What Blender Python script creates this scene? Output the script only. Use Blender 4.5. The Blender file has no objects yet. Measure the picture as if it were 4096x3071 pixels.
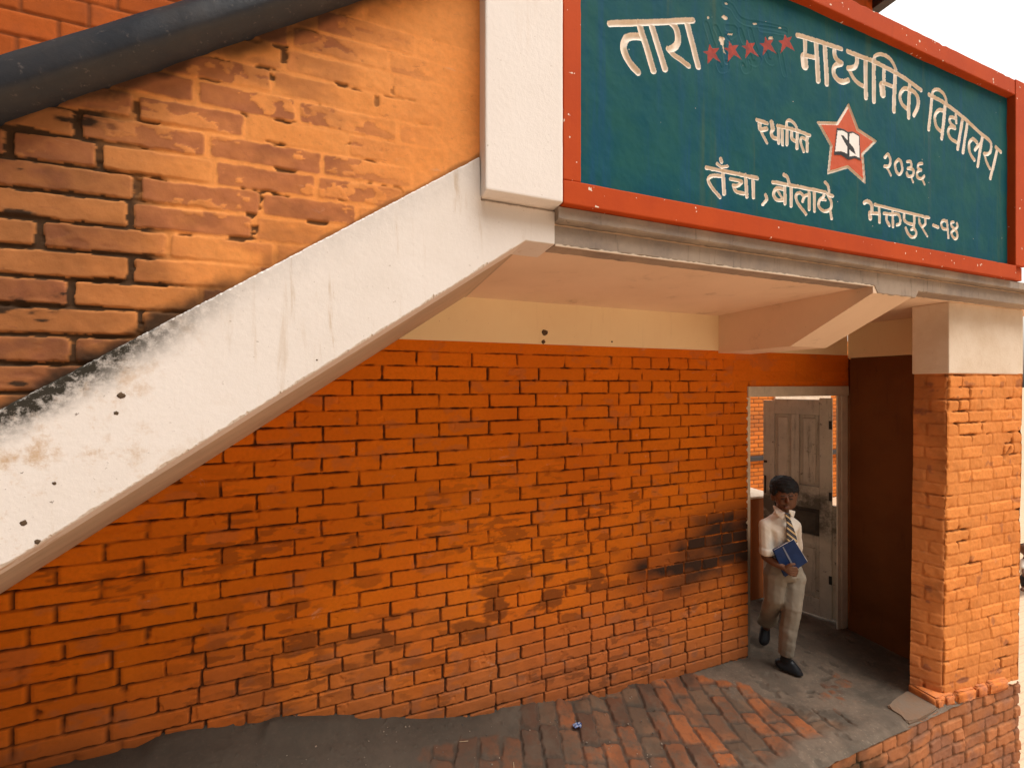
import bpy, bmesh, math, random
import numpy as np
from mathutils import Vector, Matrix
R = math.radians
SC = bpy.context.scene
COL = SC.collection

# ---------------------------------------------------------------- camera, sky, sun, exposure
CAMH, FOC, YAW = 2.0, 1599.0, R(19.56)
cam = bpy.data.cameras.new("camera"); camo = bpy.data.objects.new("camera", cam); COL.objects.link(camo)
camo.location = (0, 0, CAMH); camo.rotation_euler = (R(90), 0, -YAW)
cam.sensor_fit = 'HORIZONTAL'; cam.sensor_width = 36.0; cam.lens = 36.0 * FOC / 4096; cam.clip_start = .02; cam.clip_end = 500
SC.camera = camo
SUN_EL, SUN_AZ = 65, 158          # azimuth in degrees clockwise from +Y (the sun stands in front of the facade)
w = bpy.data.worlds.new("World"); SC.world = w; w.use_nodes = True
wt = w.node_tree; wt.nodes.clear()
sky = wt.nodes.new('ShaderNodeTexSky'); sky.sky_type = 'NISHITA'; sky.sun_disc = False
sky.sun_elevation = R(SUN_EL); sky.sun_rotation = R(SUN_AZ); sky.dust_density = 6.0; sky.air_density = 1.2
hsv = wt.nodes.new('ShaderNodeHueSaturation'); hsv.inputs['Saturation'].default_value = .12
tint = wt.nodes.new('ShaderNodeMix'); tint.data_type = 'RGBA'; tint.blend_type = 'MULTIPLY'
tint.inputs[0].default_value = 1.0; tint.inputs[7].default_value = (1.0, .95, .88, 1)
bg = wt.nodes.new('ShaderNodeBackground'); bg.inputs[1].default_value = .05
wo = wt.nodes.new('ShaderNodeOutputWorld')
wt.links.new(sky.outputs[0], hsv.inputs['Color']); wt.links.new(hsv.outputs[0], tint.inputs[6])
# added brightening of the sky east by north-east, so its visible corner turns white
wtc = wt.nodes.new('ShaderNodeTexCoord'); dp = wt.nodes.new('ShaderNodeVectorMath'); dp.operation = 'DOT_PRODUCT'
dp.inputs[1].default_value = Vector((.78, .46, .42)).normalized()
mr = wt.nodes.new('ShaderNodeMapRange'); mr.interpolation_type = 'SMOOTHSTEP'
for i_, v_ in zip((1, 2, 3, 4), (.20, .78, 1.0, 9.0)): mr.inputs[i_].default_value = v_
vm = wt.nodes.new('ShaderNodeVectorMath'); vm.operation = 'SCALE'
wt.links.new(wtc.outputs['Generated'], dp.inputs[0]); wt.links.new(dp.outputs['Value'], mr.inputs[0])
wt.links.new(tint.outputs[2], vm.inputs[0]); wt.links.new(mr.outputs[0], vm.inputs['Scale'])
wt.links.new(vm.outputs[0], bg.inputs[0]); wt.links.new(bg.outputs[0], wo.inputs[0])
sl = bpy.data.lights.new("sun", 'SUN'); sl.energy = 3.7; sl.angle = R(40); sl.color = (1, .955, .905)
so = bpy.data.objects.new("sun", sl); COL.objects.link(so)
sd = Vector((math.sin(R(SUN_AZ)) * math.cos(R(SUN_EL)), math.cos(R(SUN_AZ)) * math.cos(R(SUN_EL)), math.sin(R(SUN_EL))))
so.rotation_euler = sd.to_track_quat('Z', 'Y').to_euler()
so.location = (0, -6, 10)
SC.view_settings.view_transform = 'Standard'; SC.view_settings.look = 'None'
SC.view_settings.exposure = -0.15; SC.view_settings.gamma = 1.0
SC.cycles.max_bounces = 8; SC.cycles.diffuse_bounces = 6

# ---------------------------------------------------------------- helpers
SY, CY = math.sin(YAW), math.cos(YAW)
def ray(x, y):
    u = (x - 2048) / FOC; v = -(y - 1535.5) / FOC
    return SY + u * CY, CY - u * SY, v
def onY(x, y, Y):
    a, b, c = ray(x, y); t = Y / b
    return a * t, CAMH + c * t

def tag(o, label=None, cat=None, group=None, kind=None):
    if label: o['label'] = label
    if cat: o['category'] = cat
    if group: o['group'] = group
    if kind: o['kind'] = kind
    return o
def empty(name, loc, label, cat, group=None):
    o = bpy.data.objects.new(name, None); COL.objects.link(o); o.location = loc; o.empty_display_size = .1
    return tag(o, label, cat, group)
def link(name, me, mat=None, parent=None):
    o = bpy.data.objects.new(name, me); COL.objects.link(o)
    if mat: me.materials.append(mat)
    if parent:
        o.parent = parent
        p = parent; off = Vector(p.location)
        while p.parent: p = p.parent; off += Vector(p.location)
        o.location = -off
    return o
def from_bm(name, bm, mat, parent=None, smooth=False):
    me = bpy.data.meshes.new(name); bmesh.ops.recalc_face_normals(bm, faces=bm.faces[:]); bm.to_mesh(me); bm.free()
    if smooth: me.polygons.foreach_set('use_smooth', np.ones(len(me.polygons), bool))
    return link(name, me, mat, parent)

def h32(a, b, seed):
    a = a.astype(np.int64).astype(np.uint32); b = b.astype(np.int64).astype(np.uint32)
    h = a * np.uint32(374761393) + b * np.uint32(668265263) + np.uint32((seed * 974634271 + 12345) & 0xffffffff)
    h = (h ^ (h >> np.uint32(13))) * np.uint32(1274126177)
    h = (h ^ (h >> np.uint32(15))) * np.uint32(2246822519)
    return ((h ^ (h >> np.uint32(16))) & np.uint32(0xffffff)).astype(np.float64) / 16777215.0
def vn(x, y, seed=0):
    xi, yi = np.floor(x), np.floor(y); fx, fy = x - xi, y - yi
    fx = fx * fx * (3 - 2 * fx); fy = fy * fy * (3 - 2 * fy)
    a, b, c, d = h32(xi, yi, seed), h32(xi + 1, yi, seed), h32(xi, yi + 1, seed), h32(xi + 1, yi + 1, seed)
    return (a * (1 - fx) + b * fx) * (1 - fy) + (c * (1 - fx) + d * fx) * fy
def fbm(x, y, seed=0, octv=4):
    s = 0; amp = .5; n = 0
    for k in range(octv):
        s = s + amp * vn(x * 2 ** k, y * 2 ** k, seed + 31 * k); n += amp; amp *= .5
    return s / n
def sst(a, b, x):
    t = np.clip((x - a) / (b - a), 0, 1); return t * t * (3 - 2 * t)

def gridmesh(name, P, mat, parent=None, att=None, keep=None, extra=None, smooth=True, atts=None):
    """P: (m,n,3) points; keep: (m-1,n-1) bool faces kept; extra: (verts, quads) appended"""
    m, n, _ = P.shape
    idx = np.arange(m * n).reshape(m, n)
    q = np.stack([idx[:-1, :-1], idx[1:, :-1], idx[1:, 1:], idx[:-1, 1:]], -1)
    q = q.reshape(-1, 4) if keep is None else q[keep]
    V = P.reshape(-1, 3)
    if keep is not None:
        used = np.zeros(m * n, bool); used[q.ravel()] = True
        re = np.cumsum(used) - 1; q = re[q]; V = V[used]
        if att is not None: att = att.reshape(-1, 4)[used]
    elif att is not None: att = att.reshape(-1, 4)
    nb = len(V)
    if extra:
        ev, ef = extra
        q = np.concatenate([q, np.array(ef) + nb]); V = np.concatenate([V, np.array(ev, float)])
        if att is not None: att = np.concatenate([att, np.tile([0, .5, 0, 0], (len(ev), 1))])
    me = bpy.data.meshes.new(name)
    me.vertices.add(len(V)); me.vertices.foreach_set('co', V.astype(np.float32).ravel())
    me.loops.add(q.size); me.loops.foreach_set('vertex_index', q.astype(np.int32).ravel())
    me.polygons.add(len(q)); me.polygons.foreach_set('loop_start', np.arange(0, q.size, 4, dtype=np.int32))
    me.polygons.foreach_set('use_smooth', np.full(len(q), smooth))
    if att is not None:
        a = me.attributes.new('m', 'FLOAT_COLOR', 'POINT'); a.data.foreach_set('color', att.astype(np.float32).ravel())
    me.update()
    return link(name, me, mat, parent)
def boxvf(x0, x1, y0, y1, z0, z1):
    v = [(x, y, z) for x in (x0, x1) for y in (y0, y1) for z in (z0, z1)]
    return v, [(0, 1, 3, 2), (4, 6, 7, 5), (0, 4, 5, 1), (2, 3, 7, 6), (0, 2, 6, 4), (1, 5, 7, 3)]
def boxesvf(bs):
    V, F = [], []
    for b in bs:
        v, f = boxvf(*b); F += [tuple(i + len(V) for i in q) for q in f]; V += v
    return V, F

def bricks(U, V, zl, joints, jw, seed, rad=.006, edge=.004, up=False):
    """signed distance inside each brick (metres) and a random number per brick"""
    wob = (fbm(U * 1.7, V * 2.3, seed + 5, 3) - .5) * .008
    Vw = V + wob
    r = np.clip(np.searchsorted(zl, Vw) - 1, 0, len(zl) - 2)
    sdist = np.zeros_like(U); rid = np.zeros_like(U); upr = np.zeros_like(U)
    for k in range(len(zl) - 1):
        mk = r == k
        if not mk.any(): continue
        js = joints[k % len(joints)] if k >= len(joints) else joints[k]
        u = U[mk] + (fbm(U[mk] * 9, Vw[mk] * 9, seed + 77, 2) - .5) * .006; v = Vw[mk]
        i = np.clip(np.searchsorted(js, u) - 1, 0, len(js) - 2)
        l, rr = js[i], js[i + 1]
        rnd = h32(i.astype(float), np.full(i.shape, k, float), seed)
        rnd2 = h32(i.astype(float), np.full(i.shape, k + 100, float), seed + 3)
        jj = jw * (.75 + .6 * rnd2)
        cx, hx = (l + rr) / 2, (rr - l) / 2 - jj / 2
        cz, hz = (zl[k] + zl[k + 1]) / 2, (zl[k + 1] - zl[k]) / 2 - jw * .42
        tl = (rnd2 - .5) * .02
        qx = np.abs(u - cx) - (hx - rad); qz = np.abs(v - cz - tl * (u - cx) * .6) - (hz - rad)
        d = rad - (np.hypot(np.maximum(qx, 0), np.maximum(qz, 0)) + np.minimum(np.maximum(qx, qz), 0))
        sdist[mk] = d; rid[mk] = rnd; upr[mk] = qx > qz
    sdist += (fbm(U * 38, V * 38, seed + 9, 3) - .5) * 2 * edge
    return (sdist, rid, upr) if up else (sdist, rid)

# ---------------------------------------------------------------- materials
class NT:
    def __init__(s, name, rough=.85, spec=.25):
        s.mat = bpy.data.materials.new(name); s.mat.use_nodes = True; s.t = s.mat.node_tree; s.t.nodes.clear()
        s.out = s.n('ShaderNodeOutputMaterial'); s.b = s.n('ShaderNodeBsdfPrincipled')
        s.l(s.b.outputs[0], s.out.inputs[0]); s.b.inputs['Roughness'].default_value = rough
        s.b.inputs['Specular IOR Level'].default_value = spec
        s.tc = None
    def n(s, t, **k):
        x = s.t.nodes.new(t)
        for a, v in k.items(): setattr(x, a, v)
        return x
    def l(s, a, b): s.t.links.new(a, b)
    def val(s, sock, v):
        if hasattr(v, 'is_output'): s.l(v, sock)
        else: sock.default_value = v
    def co(s):
        if not s.tc: s.tc = s.n('ShaderNodeTexCoord')
        return s.tc.outputs['Object']
    def pos(s):
        return s.n('ShaderNodeNewGeometry').outputs['Position']
    def noise(s, scale, det=5, rough=.6, vec=None, stretch=None, dist=0):
        x = s.n('ShaderNodeTexNoise'); x.inputs['Scale'].default_value = scale; x.inputs['Detail'].default_value = det
        x.inputs['Roughness'].default_value = rough; x.inputs['Distortion'].default_value = dist
        v = vec or s.co()
        if stretch:
            mp = s.n('ShaderNodeMapping'); mp.inputs['Scale'].default_value = stretch; s.l(v, mp.inputs[0]); v = mp.outputs[0]
        s.l(v, x.inputs['Vector']); return x.outputs['Fac']
    def ramp(s, f, a, b, c0=0., c1=1.):
        x = s.n('ShaderNodeMapRange'); x.interpolation_type = 'SMOOTHSTEP'; s.val(x.inputs[0], f)
        for i, v in zip((1, 2, 3, 4), (a, b, c0, c1)): x.inputs[i].default_value = v
        return x.outputs[0]
    def math(s, op, a, b=0.):
        x = s.n('ShaderNodeMath', operation=op); s.val(x.inputs[0], a); s.val(x.inputs[1], b); return x.outputs[0]
    def mix(s, f, a, b, mode='MIX'):
        x = s.n('ShaderNodeMix', data_type='RGBA', blend_type=mode); s.val(x.inputs[0], f)
        for i, v in ((6, a), (7, b)):
            if isinstance(v, tuple): x.inputs[i].default_value = v + (1,) if len(v) == 3 else v
            else: s.l(v, x.inputs[i])
        return x.outputs[2]
    def attr(s):
        a = s.n('ShaderNodeAttribute', attribute_name='m'); sp = s.n('ShaderNodeSeparateColor'); s.l(a.outputs['Color'], sp.inputs[0])
        return sp.outputs[0], sp.outputs[1], sp.outputs[2], a.outputs['Alpha']
    def xyz(s):
        sp = s.n('ShaderNodeSeparateXYZ'); s.l(s.pos(), sp.inputs[0]); return sp.outputs
    def color(s, c): s.val(s.b.inputs['Base Color'], c if not isinstance(c, tuple) else c + (1,)); return s
    def bump(s, f, st=.3, d=.01):
        x = s.n('ShaderNodeBump'); x.inputs['Strength'].default_value = st; x.inputs['Distance'].default_value = d
        s.l(f, x.inputs['Height']); s.l(x.outputs[0], s.b.inputs['Normal']); return s

def mat_brick(name, paint, paint2, bare=(.33, .12, .06), joint=(.06, .035, .02), jf=.7, soot=(.02, .016, .013), varia=.3, flake=.25, fscale=28):
    m = NT(name, .9, .15); j, g, so, we = m.attr()
    big = m.noise(1.3, 4); c = m.mix(m.ramp(big, .3, .7), paint, paint2)
    g2 = m.ramp(g, 0, 1, 1 - varia * .6, 1 + varia * .35)
    c = m.mix(1., c, m.n('ShaderNodeCombineColor').outputs[0], 'MULTIPLY') if False else c
    bri = m.n('ShaderNodeHueSaturation'); m.l(g2, bri.inputs['Value']); m.l(c, bri.inputs['Color']); c = bri.outputs[0]
    fine = m.noise(55, 6, .7); c = m.mix(m.ramp(fine, .35, .75, 0, .35), c, tuple(x * .62 for x in paint))
    fl = m.ramp(m.noise(fscale, 8, .75, stretch=(.7, 1, 1.5), dist=.6), .60, .655, 0, flake); c = m.mix(fl, c, tuple(x * .8 for x in bare))
    c = m.mix(we, c, m.mix(m.noise(30), bare, tuple(x * .55 for x in bare)))
    sc_ = m.ramp(m.noise(5, 7, .72, stretch=(1, 1, 2.2), dist=.8), .635, .70, 0, .28); c = m.mix(sc_, c, (.66, .42, .28))
    c = m.mix(m.math('MULTIPLY', j, jf), c, joint)
    c = m.mix(so, c, soot)
    m.color(c).bump(m.noise(140, 5, .7), .35, .002)
    return m.mat
def mat_plaster(name, c0, c1, stain=(.35, .25, .15), amt=.5, scale=3., vert=True, bump=.25, rough=.85, vs=1.):
    m = NT(name, rough, .2)
    c = m.mix(m.ramp(m.noise(scale, 6, .65), .3, .75), c0, c1)
    st = m.noise(4., 6, .7, stretch=(5 * vs, 5 * vs, .5 * vs) if vert else None, dist=.4)
    c = m.mix(m.ramp(st, .56, .8, 0, amt), c, stain)
    sp = m.noise(75, 3, .6); c = m.mix(m.ramp(sp, .70, .76, 0, .5), c, tuple(x * .5 for x in stain))
    m.color(c).bump(m.noise(60, 6, .7), bump, .004)
    return m

# ---------------------------------------------------------------- brick walls
def rows_layout(x0, x1, nrow, seed, L, Hd, kind):
    rng = np.random.RandomState(seed); out = []
    for k in range(nrow):
        p = []
        x = x0 - rng.rand() * L
        for kk in [0]:
            while x < x1 + L:
                p.append(x); x += kind(k, x, rng)
        out.append(np.array(p + [x]))
    return out
YB = 2.18
COURSE = .0775
def back_wall():
    t = empty("brick_wall", (1.0, YB, 0), "long orange painted brick wall under the stairs with sooty courses beside the doorway", "brick wall")
    us = np.concatenate([np.arange(-1.75, -.9, .012), np.arange(-.9, 2.6, .0035), np.array([2.606, 2.612, 2.617]), np.arange(2.62, 3.74, .008)])
    vs = np.concatenate([np.arange(-.02, 2.235, .0035), np.array([2.2355])])
    U, V = np.meshgrid(us, vs, indexing='ij')
    zl = 2.176 - COURSE * np.arange(30)[::-1]; zl = np.append(zl, 2.30)
    top = 29; rng = np.random.RandomState(4); joints = []
    for k in range(31):
        r = 29 - 1 - k        # r = 0: the course just under the smooth top course
        eng = r >= 21 - (0)   # low courses: headers and stretchers by turns
        p = []
        if r == -1: p = [-2, 2.0, 4.5]
        elif r % 2 == 0:
            if r < 17:
                base = [.226, .526, .816, 1.125, 1.434, 1.594, 1.747, 1.901, 2.054, 2.217]
                p = [b + rng.uniform(-.012, .012) for b in base]; x = p[0]; lef = []
                while x > -1.9: x -= .29 + rng.uniform(-.012, .012); lef.append(x)
                p = lef[::-1] + p
                x = p[-1]
                for s_ in (.155, .1, .14): x += s_; p.append(x)
                if r >= 11: p = [q for q in p if q < .8] + [.9, 1.13, 1.28, 1.434] + [q for q in p if q > 1.5]
            else:
                x = -2 + rng.rand() * .1
                while x < 2.62: p.append(x); x += .153 + rng.uniform(-.008, .008)
        else:
            base = [.06, .349, .638, .936, 1.243, 1.499, 1.675, 1.985, 2.303] if r < 9 else [.06, .349, .638, .936, 1.243, 1.36, 1.675, 1.985, 2.303]
            sh = 0 if r < 15 else .05
            p = [b + sh + rng.uniform(-.012, .012) for b in base]; x = p[0]; lef = []
            while x > -1.9: x -= .285 + rng.uniform(-.012, .012); lef.append(x)
            p = lef[::-1] + p
        p = sorted(p) + [2.66, 3.1, 3.4, 3.9]
        joints.append(np.array(sorted(set(p))))
    d, rid, upr = bricks(U, V, zl, joints, .0092, 11, rad=.0055, edge=.0036, up=True)
    # the top band above the door and above course 0 is smoothly plastered
    plast = np.maximum(sst(2.17, 2.185, V), sst(2.36, 2.42, U) * sst(1.99, 2.03, V) * .92)
    plast = np.maximum(plast, sst(2.62, 2.66, U))
    fill = sst(.5, .68, fbm(U * 3.5, V * 9, 21, 3)) * .55 + sst(2.0, 2.6, U) * .25 * sst(.9, 1.3, V)
    low = sst(1.25, .55, V + (fbm(U * 2, V * 2, 27, 3) - .5) * .4)
    fl2 = fbm(U * 8, V * 26, 22, 4)
    deep = np.where(upr > 0, .25 + .75 * sst(.22, .45, fbm(U * 6, V * 11, 24, 3)), .42 + .58 * sst(.44 - .16 * low, .56 - .16 * low, fl2))
    deep = np.clip(np.maximum(deep, .55 * low) - fill * .35, .10, 1) * (1 - plast)
    jm = 1 - sst(-.0022, .0026, d)
    Hh = -.016 * jm * deep + (rid - .5) * .0022 * (1 - jm) * (1 - plast) + (fbm(U * 30, V * 30, 2, 4) - .5) * .003 + (fbm(U * 2, V * 2, 8, 2) - .5) * .006
    pit = fbm(U * 16, V * 16, 51, 3); Hh -= .004 * sst(.72, .8, pit)
    # soot, dirt, worn paint
    q = np.exp(-(((U - 2.75) / .75) ** 2 + ((V - .88) / .34) ** 2) * 1.1)
    Uq = U + (fbm(U * 3, V * 5, 64, 4) - .5) * .7 + (rid - .5) * .25
    q1 = np.exp(-np.clip((2.45 - Uq) / .75, 0, 9) ** 2 - (np.abs(V - .86 + .10 * np.clip(2.4 - U, 0, 1)) / (.27 + .12 * (fbm(U * 4, V * 3, 65, 3) - .5))) ** 3)
    soot = np.maximum(q1 * (.84 + .45 * rid) * (.80 + .5 * fbm(U * 6, V * 10, 62, 5)), .72 * q * sst(.36, .58, fbm(U * 6, V * 12, 61, 6)) * (.5 + .6 * rid))
    soot *= (1 - .90 * jm)
    hnd = sst(.50, .60, fbm(U * 6, V * 14, 71, 6)) * np.exp(-((V - .74) / .30) ** 2) * sst(-1.1, -.3, U) * (.35 + .65 * (rid > .35)) * .62
    sm = sst(.54, .62, fbm(U * 13, V * 42, 72, 6)) * sst(.42, .58, fbm(U * 3, V * 4, 73, 3)) * sst(1.75, 1.2, V) * .42
    hnd = np.maximum(hnd, sm)
    soot = np.clip(np.maximum(soot, hnd * (1 - jm)), 0, .965)
    gz = np.interp(U, [-2, -1.02, -.43, .11, .5, .85, 1.4, 2, 2.62, 4], [.45, .425, .384, .244, .152, .096, .04, .01, 0, 0])
    dust = (1 - sst(.0, .14, V - gz + (fbm(U * 6, V * 6, 91, 3) - .5) * .1)) * .55
    soot = np.maximum(soot, dust * .5)
    wear = np.clip(sst(.62, .74, fbm(U * 9, V * 14, 33, 4)) * .3 + sst(-.1, .75, .85 - V + (fbm(U * 3, V * 3, 17, 3) - .5) * .5) * .62, 0, 1)
    wear = np.maximum(wear, dust * .6)
    jcol = jm * deep
    att = np.stack([jcol, rid, soot, wear], -1)
    P = np.stack([U, YB - Hh, V], -1)
    uc, vc = (us[:-1] + us[1:]) / 2, (vs[:-1] + vs[1:]) / 2
    keep = ~((uc[:, None] > 2.6185) & (vc[None, :] < 1.975))
    ex = boxesvf([(-1.8, 2.615, YB + .03, YB + .26, -.3, 2.24), (2.6155, 3.75, YB + .03, YB + .26, 1.985, 2.24)])
    m = mat_brick("orange_brick_paint", (.74, .185, .007), (.66, .145, .007), bare=(.44, .165, .075), joint=(.030, .018, .012), jf=.88, flake=.16, fscale=40, varia=.13)
    gridmesh("brick_face", P, m, t, att, keep, ex)
    bm = bmesh.new(); bx(bm, (-1.8, 3.705), (YB - .004, YB + .26), (2.236, 2.49), .003)
    from_bm("plaster_band", bm, MAT['cream'], t)
    # the hole left by a pipe fixing in the band
    for (x, y, rr) in ((2177, 1330, .018), (2172, 1367, .012), (2446, 1367, .006)):
        X, Z = onY(x, y, YB); rock("chipped_hole", (X, YB - .0045, Z), rr, MAT['hole'], t, flat=.22, seed=x)
def bx(bm, xr, yr, zr, bev=0.0, seg=2):
    r = bmesh.ops.create_cube(bm, size=1)
    for v in r['verts']:
        v.co = Vector((xr[0] if v.co.x < 0 else xr[1], yr[0] if v.co.y < 0 else yr[1], zr[0] if v.co.z < 0 else zr[1]))
    if bev:
        es = list({e for v in r['verts'] for e in v.link_edges})
        bmesh.ops.bevel(bm, geom=es, offset=bev, segments=seg, affect='EDGES', profile=.6)
def rock(name, loc, r, mat, parent=None, flat=.6, seed=1):
    bm = bmesh.new(); bmesh.ops.create_icosphere(bm, subdivisions=2, radius=r); rg = random.Random(seed)
    for v in bm.verts:
        v.co *= .75 + .5 * rg.random()
        v.co.y *= flat if flat < .3 else 1
        v.co.z *= 1 if flat < .3 else flat
        v.co += Vector(loc)
    return from_bm(name, bm, mat, parent, True)
def prism(bm, pts, y0, y1):
    """pts: (x,z) outline, extruded from y0 to y1"""
    a = [bm.verts.new((x, y0, z)) for x, z in pts]; b = [bm.verts.new((x, y1, z)) for x, z in pts]
    bm.faces.new(a); bm.faces.new(b[::-1]); n = len(pts)
    for i in range(n): bm.faces.new((a[i], b[i], b[(i + 1) % n], a[(i + 1) % n]))

MAT = {}
def setup_mats():
    m = mat_plaster("white_wash", (.80, .745, .70), (.74, .68, .625), (.48, .33, .18), .85)
    # black mould along the upper edge of the stringer, growing downhill, and rust coloured streaks
    x, y, z = m.xyz()
    line = m.math('SUBTRACT', m.math('SUBTRACT', z, m.math('MULTIPLY', x, .70)), 2.50)     # 0 at upper edge, negative below
    nz = m.noise(9, 6, .7)
    hgt = m.math('ADD', line, m.math('MULTIPLY', m.math('SUBTRACT', nz, .5), .10))
    mold = m.ramp(hgt, -.115, .0, 0, 1.15)
    left = m.ramp(x, -.75, -.25, 1.0, .10)
    fr = m.math('MULTIPLY', m.math('MULTIPLY', mold, left), 1.35)
    fine = m.ramp(m.noise(45, 5, .75), .3, .62)
    old = m.b.inputs['Base Color'].links[0].from_socket
    lowl = m.math('MULTIPLY', m.ramp(x, -.75, -.25, .8, 0), m.ramp(m.noise(8, 7, .75), .50, .66))
    c = m.mix(lowl, old, (.52, .33, .17))
    pit = m.math('MULTIPLY', m.ramp(x, -.8, -.35, .9, .12), m.ramp(m.noise(60, 4, .7), .66, .70)); c = m.mix(pit, c, (.16, .11, .08))
    c = m.mix(m.math('MULTIPLY', fr, m.math('ADD', m.math('MULTIPLY', fine, .7), .3)), c, (.035, .03, .022)); m.color(c)
    MAT['white'] = m.mat
    m = mat_plaster("cream_paint", (.88, .72, .46), (.84, .66, .41), (.40, .25, .12), .25, 2.); MAT['cream'] = m.mat
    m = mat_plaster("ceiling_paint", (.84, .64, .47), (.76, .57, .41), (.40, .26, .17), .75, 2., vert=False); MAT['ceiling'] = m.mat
    m = mat_plaster("pale_plaster", (.78, .66, .53), (.68, .54, .40), (.50, .34, .20), .45, 5., bump=.5); MAT['cap'] = m.mat
    m = mat_plaster("grey_ledge", (.40, .32, .25), (.24, .20, .175), (.10, .08, .065), 1., 5., vs=2.5); MAT['ledge'] = m.mat
    m = mat_plaster("ledge_edge_paint", (.7, .58, .46), (.6, .48, .36), (.2, .15, .1), .4); MAT['edge'] = m.mat
    m = mat_plaster("red_frame_paint", (.48, .064, .007), (.41, .05, .007), (.25, .03, .01), .5, 4., bump=.15, rough=.85)
    sp = m.ramp(m.noise(38, 2, .5), .72, .735); c = m.mix(sp, m.b.inputs['Base Color'].links[0].from_socket, (.75, .62, .5)); m.color(c); MAT['red'] = m.mat
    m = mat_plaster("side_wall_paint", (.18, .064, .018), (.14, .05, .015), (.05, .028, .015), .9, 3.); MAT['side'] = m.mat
    m = NT("hole_dark", .95); m.color(m.mix(m.noise(60), (.05, .035, .02), (.16, .1, .06))); MAT['hole'] = m.mat
    m = NT("rail_coating", .42, .45)
    c = m.mix(m.ramp(m.noise(5, 6, .7), .35, .7), (.013, .016, .023), (.030, .027, .028)); c = m.mix(m.ramp(m.noise(60, 4, .7), .6, .72, 0, .6), c, (.12, .10, .09))
    m.color(c).bump(m.noise(40, 6, .7), .25, .004); MAT['rail'] = m.mat
    # sign panel
    m = NT("teal_sign_paint", .8, .12)
    c = m.mix(m.ramp(m.noise(7, 6, .65), .3, .7), (.0015, .068, .096), (.010, .088, .088))
    st = m.noise(1.0, 5, .7, stretch=(16, 16, .9)); c = m.mix(m.ramp(st, .5, .72, 0, .8), c, (.006, .07, .14))
    st2 = m.noise(1.0, 5, .7, stretch=(11, 11, .6)); c = m.mix(m.ramp(st2, .56, .72, 0, .55), c, (.055, .10, .06))
    c = m.mix(m.ramp(m.noise(48, 2, .5), .765, .78), c, (.62, .55, .46))
    m.color(c).bump(m.noise(90, 5, .7), .15, .002); MAT['teal'] = m.mat
    m = NT("letter_paint", .7, .25); c = m.mix(m.ramp(m.noise(14, 5, .7), .35, .7), (.84, .75, .65), (.76, .63, .49))
    c = m.mix(m.ramp(m.noise(30, 6, .75), .64, .78, 0, .8), c, (.16, .09, .05)); m.color(c); MAT['letter'] = m.mat
    m = NT("star_paint", .6, .3); m.color(m.mix(m.noise(20, 5), (.58, .09, .012), (.46, .055, .010))); MAT['star'] = m.mat
    m = NT("small_star_paint", .7, .2); m.color(m.mix(m.ramp(m.noise(40, 5), .35, .7), (.36, .035, .015), (.20, .025, .02))); MAT['star2'] = m.mat
    m = NT("black_paint", .6, .3); m.color((.008, .008, .009)); MAT['black'] = m.mat
    m = NT("page_paint", .7, .2); m.color((.84, .80, .77)); MAT['page'] = m.mat
    # door
    m = NT("weathered_door_paint", .75, .25)
    c = m.mix(m.ramp(m.noise(6, 6, .7), .3, .72), (.62, .56, .46), (.50, .45, .37))
    c = m.mix(m.ramp(m.noise(2., 6, .75, stretch=(9, 9, .8)), .52, .74, 0, .85), c, (.085, .065, .045)); c = m.mix(m.ramp(m.noise(16, 8, .8), .60, .64, 0, .75), c, (.13, .10, .075))
    x, y, z = m.xyz(); gr = m.math('MULTIPLY', m.ramp(m.noise(7, 5, .7), .3, .6), m.math('MULTIPLY', m.ramp(z, .62, .8), m.ramp(z, 1.0, 1.22, 1, 0)))
    c = m.mix(m.math('MULTIPLY', gr, .85), c, (.05, .045, .035))
    m.color(c).bump(m.noise(30, 6, .7, stretch=(6, 6, 1)), .3, .003); MAT['door'] = m.mat
    m = NT("door_frame_paint", .75, .25)
    c = m.mix(m.ramp(m.noise(6, 6, .7), .3, .72), (.66, .58, .46), (.50, .44, .35)); c = m.mix(m.ramp(m.noise(2., 6, .75, stretch=(9, 9, .8)), .6, .78, 0, .6), c, (.14, .10, .07))
    m.color(c).bump(m.noise(30, 6, .7), .3, .003); MAT['frame'] = m.mat
    m = NT("iron", .45, .5); m.color((.04, .037, .035)); m.b.inputs['Metallic'].default_value = .8; MAT['iron'] = m.mat
setup_mats()
back_wall()

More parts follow.
